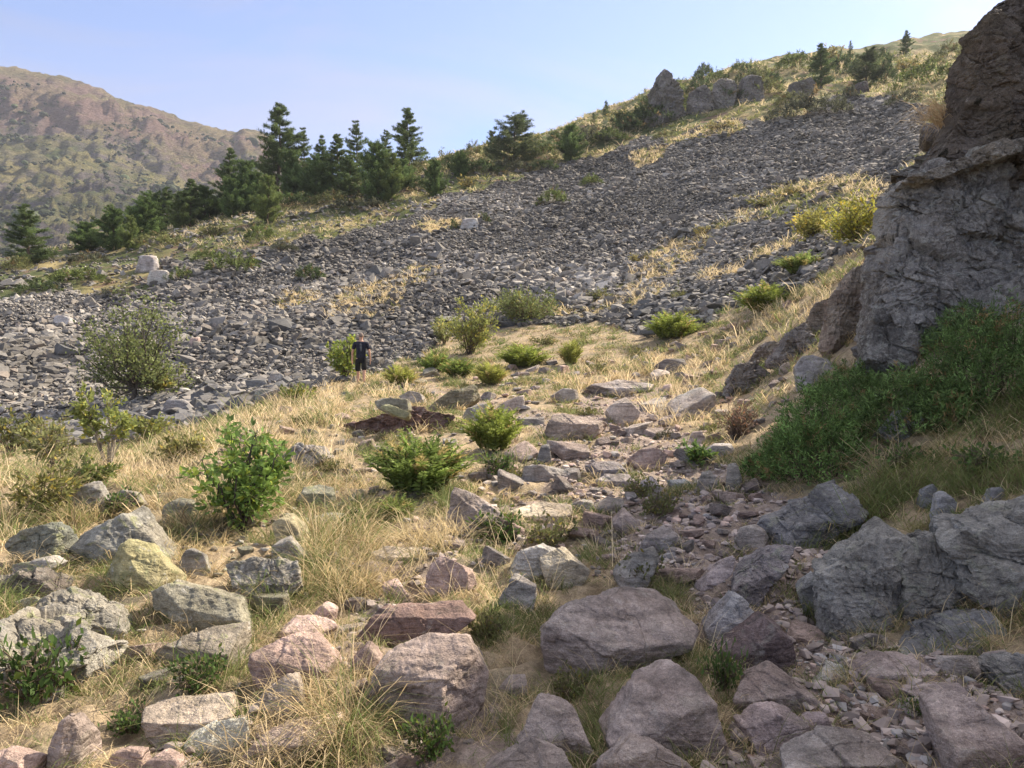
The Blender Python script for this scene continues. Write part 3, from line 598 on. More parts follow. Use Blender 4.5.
H('boulder', 'boulder', 'dark brown cracked rock behind the arched grey one', [(-12, 580), (30, 571), (64, 583), (62, 598), (33, 600), (-10, 598)], M_dark, (.16, .14, .12), .9, None, 5, 77, rough=.09)
H('stone', 'stone', 'small pale green stone between the dark cracked rock and the arched one', [(16, 602), (40, 596), (47, 610), (36, 622), (20, 618)], M_lich, (.34, .33, .25), .9, None, 5, 78)
H('boulder', 'boulder', 'dark green-grey boulder in straw near the edge of the slope', [(12, 544), (30, 530), (53, 521), (71, 532), (68, 551), (30, 559)], M_lich, (.17, .18, .15), .9, None, 5, 79, rough=.07)
H('stone', 'stone', 'low grey stone in front of the dark green-grey boulder', [(20, 564), (50, 556), (62, 565), (40, 576), (24, 576)], M_lich, GREY, .9, None, 5, 80)
H('boulder', 'boulder', 'broad rough grey boulder beneath the leafy shrub', [(230, 564), (254, 557), (297, 562), (303, 580), (294, 592), (247, 592)], M_lich, (.26, .245, .215), .9, [(0, -.9, .7, .55)], 5, 81, rough=.08)
H('stone', 'stone', 'smooth yellowish pointed stone leaning beside the leafy shrub', [(272, 524), (290, 513), (302, 528), (312, 545), (300, 552), (284, 541)], M_lich, (.36, .32, .21), .8, None, 5, 82, rough=.03)
H('stone', 'stone', 'greyish block under the smooth yellowish pointed stone', [(275, 544), (290, 537), (306, 556), (298, 568), (277, 558)], M_lich, GREY, .9, None, 5, 83)
H('stone', 'stone', 'flat rosy slab lying level in the grass', [(280, 631), (297, 619), (336, 620), (336, 630), (310, 642), (280, 638)], M_path, (.44, .28, .25), .9, [(0, -.4, 1, .5)], 5, 84, rough=.03)
H('stone', 'stone', 'small rosy cube-like stone above the flat rosy slab', [(309, 617), (325, 602), (338, 609), (335, 620), (318, 624)], M_path, PINK, .9, None, 4, 85)
H('boulder', 'boulder', 'rounded rosy boulder below the flat rosy slab', [(254, 662), (268, 645), (290, 633), (322, 642), (336, 660), (324, 685), (300, 690), (264, 680)], M_path, (.36, .265, .23), .9, [(.1, -.7, 1, .55)], 6, 86, rough=.05)
H('stone', 'stone', 'bright rosy pointed stone below the rounded rosy boulder', [(250, 708), (268, 690), (287, 675), (298, 679), (311, 706), (300, 719), (257, 719)], M_path, (.44, .32, .27), .9, [(-.1, -1, .6, .52)], 5, 87, rough=.04)
H('stone', 'stone', 'long flat rosy paving stone set in the turf', [(150, 706), (190, 697), (228, 695), (237, 716), (200, 727), (167, 737)], M_path, (.44, .32, .26), 1.1, [(0, -.35, 1, .45)], 5, 88, rough=.03)
H('stone', 'stone', 'pale squarish stone tilted in front of the flat rosy paving stone', [(190, 733), (216, 722), (246, 716), (254, 742), (222, 758), (201, 765)], M_path, (.47, .39, .32), .9, [(-.1, -.9, .8, .5)], 5, 89, rough=.03)
H('stone', 'stone', 'narrow upright grey-pink stone standing in grass at the bottom', [(53, 742), (64, 724), (76, 713), (88, 730), (88, 770), (63, 772)], M_path, (.32, .26, .23), .9, [(-.6, -1, .2, .55), (.6, -1, .3, .55)], 5, 90, rough=.04)
H('stone', 'stone', 'low rosy stone half buried at the bottom edge', [(-20, 760), (10, 750), (35, 758), (36, 790), (-20, 790)], M_path, PINK, .9, None, 5, 91)
H('stone', 'stone', 'rounded rosy cobble at the bottom edge by the pale squarish stone', [(146, 764), (164, 750), (183, 759), (181, 780), (150, 782)], M_path, PINK, .9, None, 4, 92)
H('stone', 'stone', 'dusty pink cobble partly buried beside the pale squarish stone', [(110, 760), (122, 748), (144, 750), (147, 765), (125, 775)], M_path, PINK, .9, None, 4, 93)
H('stone', 'stone', 'long rosy kerb-like slab running beside straw at the bottom', [(247, 748), (274, 728), (312, 719), (342, 716), (344, 730), (300, 748), (260, 762)], M_path, (.42, .30, .25), .9, [(0, -.5, 1, .5)], 5, 94, rough=.04)
H('stone', 'stone', 'round greenish boulder in golden grass behind the leafy shrub', [(303, 503), (304, 488), (318, 484), (334, 488), (335, 498), (327, 512), (310, 511)], M_lich, (.22, .22, .17), .9, [(0, -.5, 1, .6)], 5, 95)
H('stone', 'stone', 'grey stone poking out of golden grass above the greenish boulder', [(282, 459), (300, 444), (316, 446), (328, 458), (310, 470), (290, 471)], M_lich, (.27, .25, .24), .9, None, 5, 96, rough=.07)
H('stone', 'stone', 'weathered grey stone in the dry grass behind the pyramid boulder', [(72, 493), (84, 485), (100, 483), (113, 503), (98, 513), (77, 512)], M_lich, GREY, .9, None, 5, 97)
H('stone', 'stone', 'rounded grey stone among straw near the slim sapling', [(110, 500), (121, 489), (136, 492), (143, 503), (128, 512)], M_lich, GREY, .9, None, 5, 98)
H('stone', 'stone', 'smooth greenish stone under the edge of the leafy shrub', [(167, 506), (180, 498), (193, 500), (202, 513), (190, 520), (172, 518)], M_lich, GREEN, .9, None, 5, 99)
H('stone', 'stone', 'grey wedge behind the long lichened slab', [(178, 566), (190, 548), (204, 552), (212, 566), (200, 574)], M_lich, GREY, .9, None, 5, 100)
H('stone', 'stone', 'pale dusty stone below the greenish boulder in grass', [(304, 520), (325, 513), (345, 517), (342, 527), (315, 530)], M_path, PALE, .9, [(0, -.5, 1, .5)], 4, 101)
# the red boulder and what lies on it
H('boulder', 'boulder', 'long dark red-brown boulder carrying two stones', [(347, 408), (360, 406), (409, 412), (430, 407), (444, 409), (453, 420), (442, 434), (409, 434), (352, 430)], M_dark, (.17, .115, .105), .7, [(0, -1, .15, .7), (0, -.5, 1, .85)], 6, 111, rough=.10, coarse=.08, grain=.05, ledge=.10)
H('stone', 'stone', 'grey flat stone lying on top of the dark red boulder', [(375, 402), (384, 399), (408, 400), (411, 409), (392, 413), (378, 408)], M_lich, (.22, .21, .17), .8, None, 5, 112, Y=13.2, sink=.2)
H('stone', 'stone', 'greenish slab tilted in front of the grey stone on the red boulder', [(379, 407), (388, 404), (411, 414), (408, 421), (395, 416)], M_lich, (.30, .30, .18), .5, None, 5, 113, Y=12.95, sink=0)
H('stone', 'stone', 'pale grey pointed stone beside the dark red boulder', [(459, 422), (468, 410), (477, 404), (489, 405), (487, 421), (470, 424)], M_lich, (.30, .28, .25), .9, None, 5, 114)
H('stone', 'stone', 'rough pale stone just behind the dark red boulder', [(400, 398), (412, 391), (422, 394), (427, 404), (410, 406)], M_lich, (.33, .30, .28), .9, None, 5, 115)
H('boulder', 'boulder', 'dark mossy hump sloping down towards the dark red boulder', [(430, 404), (452, 394), (474, 384), (480, 398), (462, 408), (436, 410)], M_lich, (.13, .12, .085), .9, None, 5, 116)
# the middle of the stony path
H('boulder', 'boulder', 'square turfed boulder with pale flat top in mid slope', [(543, 432), (552, 416), (562, 413), (592, 418), (606, 427), (589, 438), (556, 440)], M_path, (.27, .22, .19), .9, [(0, -.4, 1, .5), (-.3, -1, .2, .6)], 5, 121)
H('stone', 'stone', 'pale pointed boulder beside a dark hollow on the path', [(606, 411), (616, 402), (626, 398), (640, 412), (632, 424), (616, 422)], M_path, (.32, .28, .25), .9, None, 5, 122)
H('stone', 'stone', 'wide flat stone slab at the head of the stony path', [(589, 386), (619, 380), (653, 386), (645, 393), (609, 396)], M_path, (.28, .25, .24), 1.1, [(0, -.4, 1, .5)], 5, 123)
H('stone', 'stone', 'dark flat stone embedded across the path above a pale one', [(586, 465), (600, 461), (620, 464), (633, 474), (610, 478), (594, 474)], M_path, (.22, .20, .20), 1.0, [(0, -.5, 1, .5)], 5, 124)
H('stone', 'stone', 'pale flat stone embedded across the path below a dark one', [(591, 484), (604, 474), (628, 473), (634, 483), (615, 488)], M_path, (.31, .275, .265), 1.0, [(0, -.5, 1, .5)], 5, 125)
H('boulder', 'boulder', 'rounded rosy-brown boulder in the middle of the path', [(629, 459), (640, 450), (655, 448), (667, 456), (660, 467), (638, 470)], M_path, (.31, .235, .21), .9, None, 5, 126)
H('stone', 'stone', 'dark upright stone in a grassy step left of the path', [(535, 462), (541, 446), (549, 443), (552, 458), (545, 466)], M_path, DKG, .8, None, 4, 127)
H('stone', 'stone', 'greyish wedge pushed into turf below the big fern', [(454, 522), (460, 490), (478, 496), (502, 514), (498, 530), (470, 532)], M_path, (.25, .22, .20), .9, [(.4, -.9, .5, .55)], 5, 128)
H('stone', 'stone', 'mauve triangular stone at the middle of the stony path', [(612, 524), (624, 508), (638, 522), (644, 530), (622, 534)], M_path, MAUVE, .9, None, 5, 129)
H('stone', 'stone', 'grey low stone beside the mauve triangular one', [(564, 508), (580, 500), (594, 502), (592, 511), (572, 513)], M_path, GREY, .9, None, 4, 130)
H('stone', 'stone', 'flat grey slab lying above the mauve triangular stone', [(594, 508), (610, 497), (624, 500), (620, 510), (604, 514)], M_path, GREY, 1.0, [(0, -.4, 1, .5)], 4, 131)
H('boulder', 'boulder', 'smooth oval stone at the edge of the straw bank', [(700, 452), (712, 445), (732, 445), (736, 453), (720, 459), (704, 458)], M_path, (.27, .255, .25), .9, None, 5, 132)
H('stone', 'stone', 'grey stone standing on the path edge under the oval one', [(694, 488), (702, 473), (712, 471), (716, 485), (704, 492)], M_path, GREY, .9, None, 5, 133)
H('stone', 'stone', 'tall grey stone half hidden at the foot of the juniper', [(725, 487), (728, 466), (738, 463), (741, 478), (735, 490)], M_path, GREY, .8, None, 5, 134)
H('stone', 'stone', 'sunlit upright stone in straw beside the path', [(686, 444), (692, 432), (700, 430), (704, 441), (696, 447)], M_path, (.34, .28, .25), .8, None, 4, 135)
H('stone', 'stone', 'flat pale purplish stone just above the slab stack', [(640, 482), (652, 476), (662, 488), (656, 496), (644, 492)], M_path, (.36, .33, .34), 1.0, [(0, -.5, 1, .5)], 4, 136)
H('stone', 'stone', 'flat whitish purplish stone beside the slab stack', [(668, 480), (686, 479), (690, 486), (672, 489)], M_path, (.44, .40, .40), 1.1, [(0, -.4, 1, .5)], 4, 137)
H('stone', 'stone', 'blocky grey stone above the tall boulder hollow', [(550, 396), (562, 389), (576, 390), (578, 398), (560, 402)], M_path, GREY, .9, None, 4, 138)
H('stone', 'stone', 'slanted dark stone poking from the bank straw', [(655, 366), (664, 359), (684, 359), (680, 371), (662, 374)], M_dark, DKG, .9, None, 4, 139)
H('stone', 'stone', 'wide grey stone sitting under bank turf by the path', [(735, 540), (741, 528), (758, 524), (768, 538), (756, 548), (740, 549)], M_path, GREY, .9, None, 5, 140)
H('stone', 'stone', 'long pale edge of stone slanting beside a grass pocket', [(703, 578), (722, 560), (745, 552), (748, 556), (726, 570), (708, 612), (694, 612)], M_path, (.33, .285, .28), .6, None, 5, 141)
# crags on the skyline
H('crag', 'crag', 'grey rock pinnacle standing on the skyline ridge', [(640, 120), (651, 98), (656, 79), (664, 78), (670, 96), (686, 114), (668, 124)], M_crag, (.24, .225, .22), .9, [], 5, 151, chips=0, rough=.12, coarse=.14, grain=.05, ledge=.14)
H('crag', 'crag', 'lowest grey block of the broken crag beside the pinnacle', [(684, 114), (692, 94), (702, 86), (712, 98), (706, 116)], M_crag, (.20, .185, .18), .8, None, 5, 152, rough=.08, coarse=.08, grain=.05, ledge=.08)
H('crag', 'crag', 'tallest pale block of the broken crag on the skyline', [(708, 110), (714, 86), (726, 76), (736, 90), (730, 110)], M_crag, (.25, .235, .225), .8, None, 5, 155, rough=.08, coarse=.08, grain=.05, ledge=.08)
H('crag', 'crag', 'squat block at the uphill end of the broken skyline crag', [(736, 102), (742, 80), (754, 74), (762, 86), (756, 102)], M_crag, (.21, .195, .19), .8, None, 5, 156, rough=.08, coarse=.08, grain=.05, ledge=.08)
H('crag', 'crag', 'low grey crag in scrub below the broad skyline crag', [(784, 98), (790, 86), (804, 82), (812, 92), (806, 100)], M_crag, (.19, .175, .165), .9, [], 5, 153, chips=1, rough=.12)
H('crag', 'crag', 'small grey rock at the top of the scree', [(850, 96), (856, 84), (864, 83), (866, 96)], M_crag, (.13, .11, .11), .9, [], 5, 154, chips=1, rough=.12)

# tall cliff on the right: a wall of broken blocks, several metres thick
def build_cliff():
    EDGE = [(-620, 1640), (-430, 1400), (-330, 1265), (-262, 1215), (-150, 1165), (-85, 1095), (-45, 1034), (0, 1005), (12, 990), (22, 980), (38, 968), (60, 966), (88, 961), (100, 957), (112, 955), (126, 946), (140, 936), (152, 924), (162, 914), (170, 902), (182, 898), (200, 895), (218, 893), (236, 885), (252, 880), (268, 876), (280, 873), (300, 870), (316, 868), (345, 870), (380, 880), (470, 900)]
    vv = np.concatenate([np.linspace(-620, -10, 130)[:-1], np.linspace(-10, 470, 460)]); tt = np.concatenate([np.linspace(0, 1, 330) ** 1.25 * 170, 170 + np.linspace(0, 1, 170)[1:] ** 1.3 * 1000])
    Vv, Tt = np.meshgrid(vv, tt, indexing='ij'); ul = np.interp(Vv, [e[0] for e in EDGE], [e[1] for e in EDGE])
    n1, n2 = Vv.shape; ul = ul + 10
    jag = fbm(np.stack([vv / 30.0, vv * 0, vv * 0], 1), 2, 7) * 8; U = ul + jag[:, None] * np.exp(-Tt / 40) + Tt
    Y0 = 10.1 + .3 * np.clip((190 - Vv) / 120, 0, 1) * np.clip((Vv + 100) / 100, 0, 1) + np.clip((Vv - 330) / 200, 0, 1) * -.8 - np.clip((U - 1000) / 900, 0, 1) * 2.2
    x = (U - CX) / FPX * Y0; z = EYE + (CY - Vv) / FPX * Y0
    wob = fbm(np.stack([x.ravel() * .9, z.ravel() * .9, x.ravel() * 0], 1), 3, 8)
    p = np.stack([x.ravel() + wob * .10 + .35 * z.ravel(), z.ravel() + wob * .10], 1)
    up = np.clip((190 - Vv) / 40, 0, 1).ravel()
    d = fracture(p * [1.0, .7], 11, .50, .70, .07) + fracture(p * [2.4, 1.9], 12, .20, .30, .03) + fracture(p * [6.5, 5.5], 13, .055, .09, .006) + fracture(p * [15, 13], 21, .018, .03, 0)
    P3 = np.stack([x.ravel(), Y0.ravel(), z.ravel()], 1)
    d += fbm(P3 * 1.3, 3, 14) * .10 + fbm(P3 * 9, 4, 15) * .022 + fbm(P3 * [3, 3, 6], 4, 16) * .02 * up - .30 * np.exp(-((Vv.ravel() - 178 - 12 * wob) / 9) ** 2) * np.exp(-((U.ravel() - 925) / 90) ** 2)
    e = Tt.ravel() / FPX * 9.8; d += .9 * (1 - np.minimum(e / .35, 1)) ** 1.5
    topk = np.clip((np.repeat(vv, n2) + 620) / 120, 0, 1); d += 1.8 * (1 - topk) ** 2
    Y = Y0.ravel() + d
    U = U + (fbm(P3 * 1.6, 4, 24) * 26 + fracture(p * [3.1, 2.6], 25, 14, 10, 0)).reshape(U.shape) * np.exp(-Tt / 60)
    Pf = np.stack([(U.ravel() - CX) / FPX * (Y0.ravel() + d * .55), Y, EYE + (CY - Vv.ravel()) / FPX * (Y0.ravel() + d * .55)], 1)
    Pb = Pf + np.stack([np.minimum(e * .5, 2.0) + .25, np.minimum(e * 2.2, 4.5) + .5, np.zeros_like(e)], 1)
    i = np.arange(n1 * n2).reshape(n1, n2); q = lambda a, b, c, dd: np.stack([a, b, c, dd], -1).reshape(-1, 4)
    F = [q(i[:-1, :-1], i[1:, :-1], i[1:, 1:], i[:-1, 1:])]; o = n1 * n2
    F.append(q(i[:-1, :-1] + o, i[:-1, 1:] + o, i[1:, 1:] + o, i[1:, :-1] + o))
    F.append(q(i[:-1, 0], i[:-1, 0] + o, i[1:, 0] + o, i[1:, 0])); F.append(q(i[:-1, -1], i[1:, -1], i[1:, -1] + o, i[:-1, -1] + o))
    F.append(q(i[0, :-1], i[0, 1:], i[0, 1:] + o, i[0, :-1] + o)); F.append(q(i[-1, :-1], i[-1, :-1] + o, i[-1, 1:] + o, i[-1, 1:]))
    g_ = np.array([.235, .23, .235]); br = np.array([.15, .125, .105]); m = np.clip(up + wob * .9 * (up > .02), 0, 1)[:, None]
    C = g_ * (1 - m) + br * m; C = C * np.exp(fbm(P3 * 1.1, 3, 18) * .35)[:, None]
    moss = np.clip((fbm(P3 * [2.2, 2.2, 1.0], 4, 19) - .12) * 5, 0, 1)[:, None] * up[:, None]; C = C * (1 - moss) + moss * np.array([.055, .052, .025])
    root = empty('cliff', (8.0, 10.5, 2.2)); bpy.context.view_layer.update()
    tag(root, 'tall lichened grey cliff with dark mossy brown upper part rising at the edge', 'cliff')
    o_ = link('rock_face', mesh_np('rock_face', np.vstack([Pf, Pb]), np.vstack(F), M_cliff, np.vstack([C, C]), False), root); o_.matrix_parent_inverse = root.matrix_world.inverted()
    G = (.30, .29, .28); D2 = (.165, .142, .125); D3 = (.115, .098, .085)
    for k, (px, Y, th, c, fc) in enumerate([
        ([(868, 312), (873, 280), (892, 224), (916, 234), (936, 240), (956, 302), (925, 326), (880, 340)], 9.35, 1.0, G, [(-.3, -1, .25, .55), (.5, -1, .1, .6)]),
        ([(891, 200), (897, 184), (925, 172), (941, 200), (943, 236), (916, 242), (890, 228)], 9.5, 1.1, (.27, .26, .245), [(-.4, -1, .2, .55)]),
        ([(937, 204), (956, 172), (1005, 166), (1010, 226), (976, 238), (942, 238)], 9.6, 1.0, (.31, .30, .285), [(-.2, -1, .3, .55), (.4, -1, -.1, .6)]),
        ([(940, 236), (976, 230), (1002, 262), (994, 296), (956, 306), (944, 270)], 9.5, 1.0, (.26, .25, .24), [(-.1, -1, .15, .5)]),
        ([(1000, 208), (1026, 184), (1075, 180), (1090, 300), (1050, 350), (1002, 330), (994, 264)], 9.2, 1.0, (.30, .29, .28), [(-.45, -1, .15, .52), (.3, -1, .1, .6)]),
        ([(948, 300), (990, 292), (1008, 330), (980, 372), (925, 360), (922, 326)], 9.2, 1.0, (.28, .27, .26), [(-.2, -1, .35, .5)]),
        ([(896, 184), (948, 163), (990, 148), (1024, 138), (1024, 152), (960, 173), (908, 190)], 9.35, .9, (.24, .215, .18), [(0, -1, .3, .6)]),
        ([(950, 112), (960, 96), (984, 100), (990, 142), (941, 162), (922, 158), (938, 136)], 9.7, 1.1, D2, [(-.3, -1, .1, .55)]),
        ([(955, 80), (963, 56), (966, 30), (984, 18), (1000, 44), (1004, 90), (985, 108), (958, 102)], 9.65, 1.0, D2, [(-.5, -1, -.1, .55), (.3, -1, .3, .6)]),
        ([(980, 22), (1004, -1), (1034, -62), (1062, -40), (1060, 60), (1016, 70), (996, 48)], 9.7, .9, D3, [(-.4, -1, .1, .5), (.4, -1, -.1, .6)]),
        ([(1000, 66), (1040, 50), (1070, 70), (1064, 142), (1020, 146), (990, 136), (994, 100)], 9.5, .9, D3, [(-.25, -1, .15, .5)]),
        ([(1010, 150), (1040, 138), (1090, 130), (1090, 190), (1040, 196), (1006, 180)], 9.3, 1.0, D2, [(-.1, -1, .4, .55)]),
        ([(862, 335), (872, 312), (900, 320), (915, 350), (890, 372), (862, 360)], 9.2, .9, (.21, .20, .19), None)]):
        o_ = hero('rock_block', '', '', [(pu + 7 if c in (D2, D3) else pu + 3, pv) for pu, pv in px], M_over if c in (D2, D3) else M_block, c, th, fc, 7, 300 + k, Y, rough=.07, coarse=.06, grain=.05, ledge=.05, sink=.06, grow=1.06, parent=root)
        o_.matrix_parent_inverse = root.matrix_world.inverted()
build_cliff()# ------------------------------------------------------------------ notable stones of the scree
H('scree_boulder', 'stone', 'pale flat stone, the lightest in the scree, below the ridge pines', [(54, 320), (60, 316), (72, 318), (73, 325), (60, 327)], M_path, (.48, .43, .38), 1.0, None, 4, 171)
H('scree_boulder', 'stone', 'grey wedge stone at the foot of the scree above golden grass', [(267, 384), (274, 370), (284, 376), (282, 385)], M_path, (.30, .29, .27), .9, None, 4, 172)
H('scree_boulder', 'stone', 'broad dark grey block at the foot of the scree behind the sapling', [(164, 414), (170, 401), (186, 400), (196, 410), (188, 418)], M_path, (.19, .19, .19), .9, None, 4, 173)
H('scree_boulder', 'stone', 'big grey block at the scree foot beside the slim sapling', [(114, 438), (122, 425), (136, 424), (143, 436), (130, 442)], M_path, (.24, .23, .22), .9, None, 4, 174)
H('scree_boulder', 'stone', 'pinkish upright stone in the scree beside the round-crowned tree', [(189, 347), (192, 338), (199, 337), (201, 347)], M_path, (.36, .28, .25), .9, None, 4, 175)
H('scree_boulder', 'stone', 'large pale rock between two small bushes high in the scree', [(459, 229), (464, 219), (476, 218), (480, 228)], M_path, (.34, .34, .33), .9, None, 4, 176)
H('scree_boulder', 'stone', 'pale squared rock above the prostrate junipers near the ridge', [(150, 284), (154, 271), (168, 269), (172, 282)], M_path, (.40, .36, .33), .9, None, 4, 177)
H('scree_boulder', 'stone', 'grey angular rock on the terrace under the ridge pines', [(136, 272), (142, 256), (156, 255), (160, 270)], M_path, (.30, .28, .27), .9, None, 4, 178)
H('scree_boulder', 'stone', 'greenish flat stone at the edge of the golden grass by the scree', [(248, 400), (262, 390), (280, 392), (276, 402)], M_path, (.24, .24, .20), .9, None, 4, 179)

# ------------------------------------------------------------------ scree: many stones
rng = np.random.default_rng(4)
def hull_stone(seed):
    r = random.Random(seed); bm = bmesh.new()
    sx, sy, sz = r.uniform(.7, 1.15), r.uniform(.6, 1.0), r.uniform(.28, .62)
    for _ in range(13):
        p = np.array([r.gauss(0, 1) for _ in range(3)]); p /= max(abs(p)) ** .8 * np.linalg.norm(p) ** .2
        bm.verts.new((p[0] * sx * .5, p[1] * sy * .5, p[2] * sz * .5))
    res = bmesh.ops.convex_hull(bm, input=bm.verts)
    bmesh.ops.delete(bm, geom=[e for e in res['geom_interior'] if isinstance(e, bmesh.types.BMVert)], context='VERTS')
    bmesh.ops.triangulate(bm, faces=bm.faces[:]); bm.verts.index_update()
    V = np.array([v.co[:] for v in bm.verts]); F = np.array([[v.index for v in f.verts] for f in bm.faces]); bm.free()
    return V, F
HULLS = [hull_stone(100 + i) for i in range(24)]
def rot_mats(n, tilt, rng):
    yaw = rng.uniform(0, 2 * math.pi, n); ax = rng.uniform(0, 2 * math.pi, n); t = np.abs(rng.normal(0, tilt, n))
    c, s = np.cos(yaw), np.sin(yaw); o = np.zeros(n); i = np.ones(n)
    Z = np.stack([np.stack([c, -s, o], 1), np.stack([s, c, o], 1), np.stack([o, o, i], 1)], 1)
    kx, ky = np.cos(ax), np.sin(ax); c, s = np.cos(t), np.sin(t); C = 1 - c
    T = np.stack([np.stack([c + kx * kx * C, kx * ky * C, ky * s], 1), np.stack([kx * ky * C, c + ky * ky * C, -kx * s], 1), np.stack([-ky * s, kx * s, c], 1)], 1)
    return T @ Z
def stone_cols(n, rng, base=(.19, .178, .163)):
    k = np.exp(rng.normal(0, .26, n))[:, None] * np.asarray(base)
    w = rng.random(n); warm = np.clip((w - .8) * 4, 0, 1)[:, None]
    return k * (1 - warm * .6) + warm * .6 * np.array([.30, .245, .205]) * np.exp(rng.normal(0, .2, n))[:, None]
def scatter_mesh(name, shapes, pos, size, rots, cols, mat, smooth=False, squash=None):
    V, F, C = [], [], []; off = 0; kind = rng.integers(0, len(shapes), len(pos))
    for k, (v, f) in enumerate(shapes):
        i = np.nonzero(kind == k)[0]
        if not len(i): continue
        P = np.einsum('nij,vj->nvi', rots[i], v) * size[i][:, None, None] + pos[i][:, None]
        V.append(P.reshape(-1, 3)); F.append((f[None] + (np.arange(len(i)) * len(v))[:, None, None] + off).reshape(-1, 3))
        C.append(np.repeat(cols[i], len(v), 0)); off += len(i) * len(v)
    return mesh_np(name, np.vstack(V), np.vstack(F), mat, np.vstack(C), smooth)

def polar(n, a0, a1, r0, r1, power, rng):
    th = np.radians(rng.uniform(a0, a1, n)); q = rng.random(n); e = power + 1
    r = (r0 ** e + q * (r1 ** e - r0 ** e)) ** (1 / e)
    return np.sin(th) * r, np.cos(th) * r, r
x, y, r = polar(380000, -38, 34, 23, 172, 0.55, rng)
z = ground_z(x, y); sc, st, gp, _, _ = zones(x, y, z)
u, v = to_px(x, y, z)
thin = rng.random(len(x)) < 0.10
keep = sc | (thin & (r > 40) & (v > 170)) | ((st | gp) & (rng.random(len(x)) < .25))
# the slopes of the scree that face away or lie behind the crest show nothing
x, y, z, r, u, v, sc = (q[keep] for q in (x, y, z, r, u, v, sc))
reg = fbm(np.stack([x, y, x * 0], 1) / 9.0, 3, 88)
size = np.clip(np.exp(rng.normal(-0.72, .45, len(x)) + .8 * reg), .2, 1.7) * np.interp(r, [25, 45, 70, 110, 170], [.52, .55, .52, .53, .66])
big = rng.random(len(x)) < .02; size[big] *= 1.8
cols = stone_cols(len(x), rng) * np.exp(.5 * fbm(np.stack([x, y, x * 0], 1) / 14.0, 3, 89))[:, None]; rots = rot_mats(len(x), .45, rng)
pos = np.stack([x, y, z + size * .05 + rng.uniform(0, .10, len(x))], 1)
vis = (u > -5) & (u < 1029) & sc
score = np.where(vis, size / r, -1)
top = np.argsort(-score)[:288]
rest = np.ones(len(x), bool); rest[top] = False
o = link('scree_rubble', scatter_mesh('scree_rubble', HULLS, pos[rest], size[rest], rots[rest], cols[rest], M_scree)); tag(o, kind='stuff')
N_SCREE = int(rest.sum())
single = []
for k, (hv, hf) in enumerate(HULLS):
    single.append(hv)
_sm = {}
for j, i in enumerate(top):
    k = j % len(HULLS); shade = j % 5
    key = (k, shade)
    if key not in _sm:
        cc = [(.145, .145, .146), (.18, .175, .175), (.115, .115, .116), (.225, .21, .195), (.16, .152, .146)][shade]
        _sm[key] = mesh_np('scree_stone', HULLS[k][0], HULLS[k][1], M_scree, np.tile(cc, (len(HULLS[k][0]), 1)), False)
    o = link('scree_stone', _sm[key]); s = size[i]
    o.matrix_world = Matrix.Translation(pos[i]) @ Matrix([list(q) for q in rots[i]]).to_4x4() @ Matrix.Diagonal((s, s, s, 1))
    tag(o, 'loose grey angular stone among its like in the scree slope', 'stone', 'loose stones of the scree slope')

# ------------------------------------------------------------------ smaller stones of the near slope
LM = [('the big tan-topped boulder', 430, 690), ('the cracked slab-like boulder', 620, 628), ('the pointed mauve boulder', 552, 730), ('the great rounded mauve boulder', 660, 720), ('the bright tan block', 565, 566),
      ('the turf-capped boulder', 420, 620), ('the pale pink level slab', 405, 554), ('the blue-grey triangular stone', 730, 620), ('the dark brown boulder', 757, 645), ('the whitish wedge stone', 832, 672),
      ('the whitish slab stack', 682, 500), ('the mauve slab with cut corner', 970, 735), ('the triangular bedrock block', 860, 575), ('the big juniper', 830, 440), ('the big fern', 418, 465), ('the leafy shrub', 243, 485),
      ('the dark red boulder', 400, 420), ('the walker', 360, 360), ('the square turfed boulder', 573, 426), ('the pale pointed boulder', 624, 411), ('the rosy-brown boulder', 648, 458), ('the mauve triangular stone', 627, 520),
      ('the smooth oval stone', 718, 452), ('the long tan-pink slab', 540, 512), ('the dome-shaped stone', 660, 538), ('the pyramid boulder', 127, 540), ('the yellow-lichened stone', 143, 568), ('the long lichened slab', 205, 606),
      ('the dark-fronted squat boulder', 205, 645), ('the arched knobbly rock', 88, 615), ('the wide pale knobbly slab', 60, 650), ('the rounded rosy boulder', 295, 662), ('the flat rosy slab', 308, 630), ('the rosy paving stone', 195, 712),
      ('the greenish round boulder', 318, 500), ('the broad pale pink stone', 836, 755), ('the bedrock ledge', 808, 518), ('the rough dark outcrop', 748, 372), ('the pale block above the juniper', 813, 368), ('the wide flat slab', 620, 388),
      ('the dark mossy hump', 455, 398), ('the turf wedge below the fern', 480, 510), ('the stone poking from golden grass', 305, 457), ('the upright stone in the hummock', 636, 575), ('the slanting pale stone edge', 722, 580),
      ('the low greyish-pink path stone', 890, 668), ('the low sloping bedrock slab', 940, 628), ('the bank stone pile', 935, 500), ('the pine on its own', 27, 235), ('the tall ridge pine', 277, 150), ('the lone ridge pine', 410, 137), ('the loose grey pine', 513, 140),
      ('the skyline pinnacle', 660, 95), ('the broad skyline crag', 722, 85), ('the round-crowned tree', 130, 345), ('the slim sapling', 108, 420), ('the yellow broom patch', 850, 222), ('the large pale scree rock', 470, 224)]
USED = set()
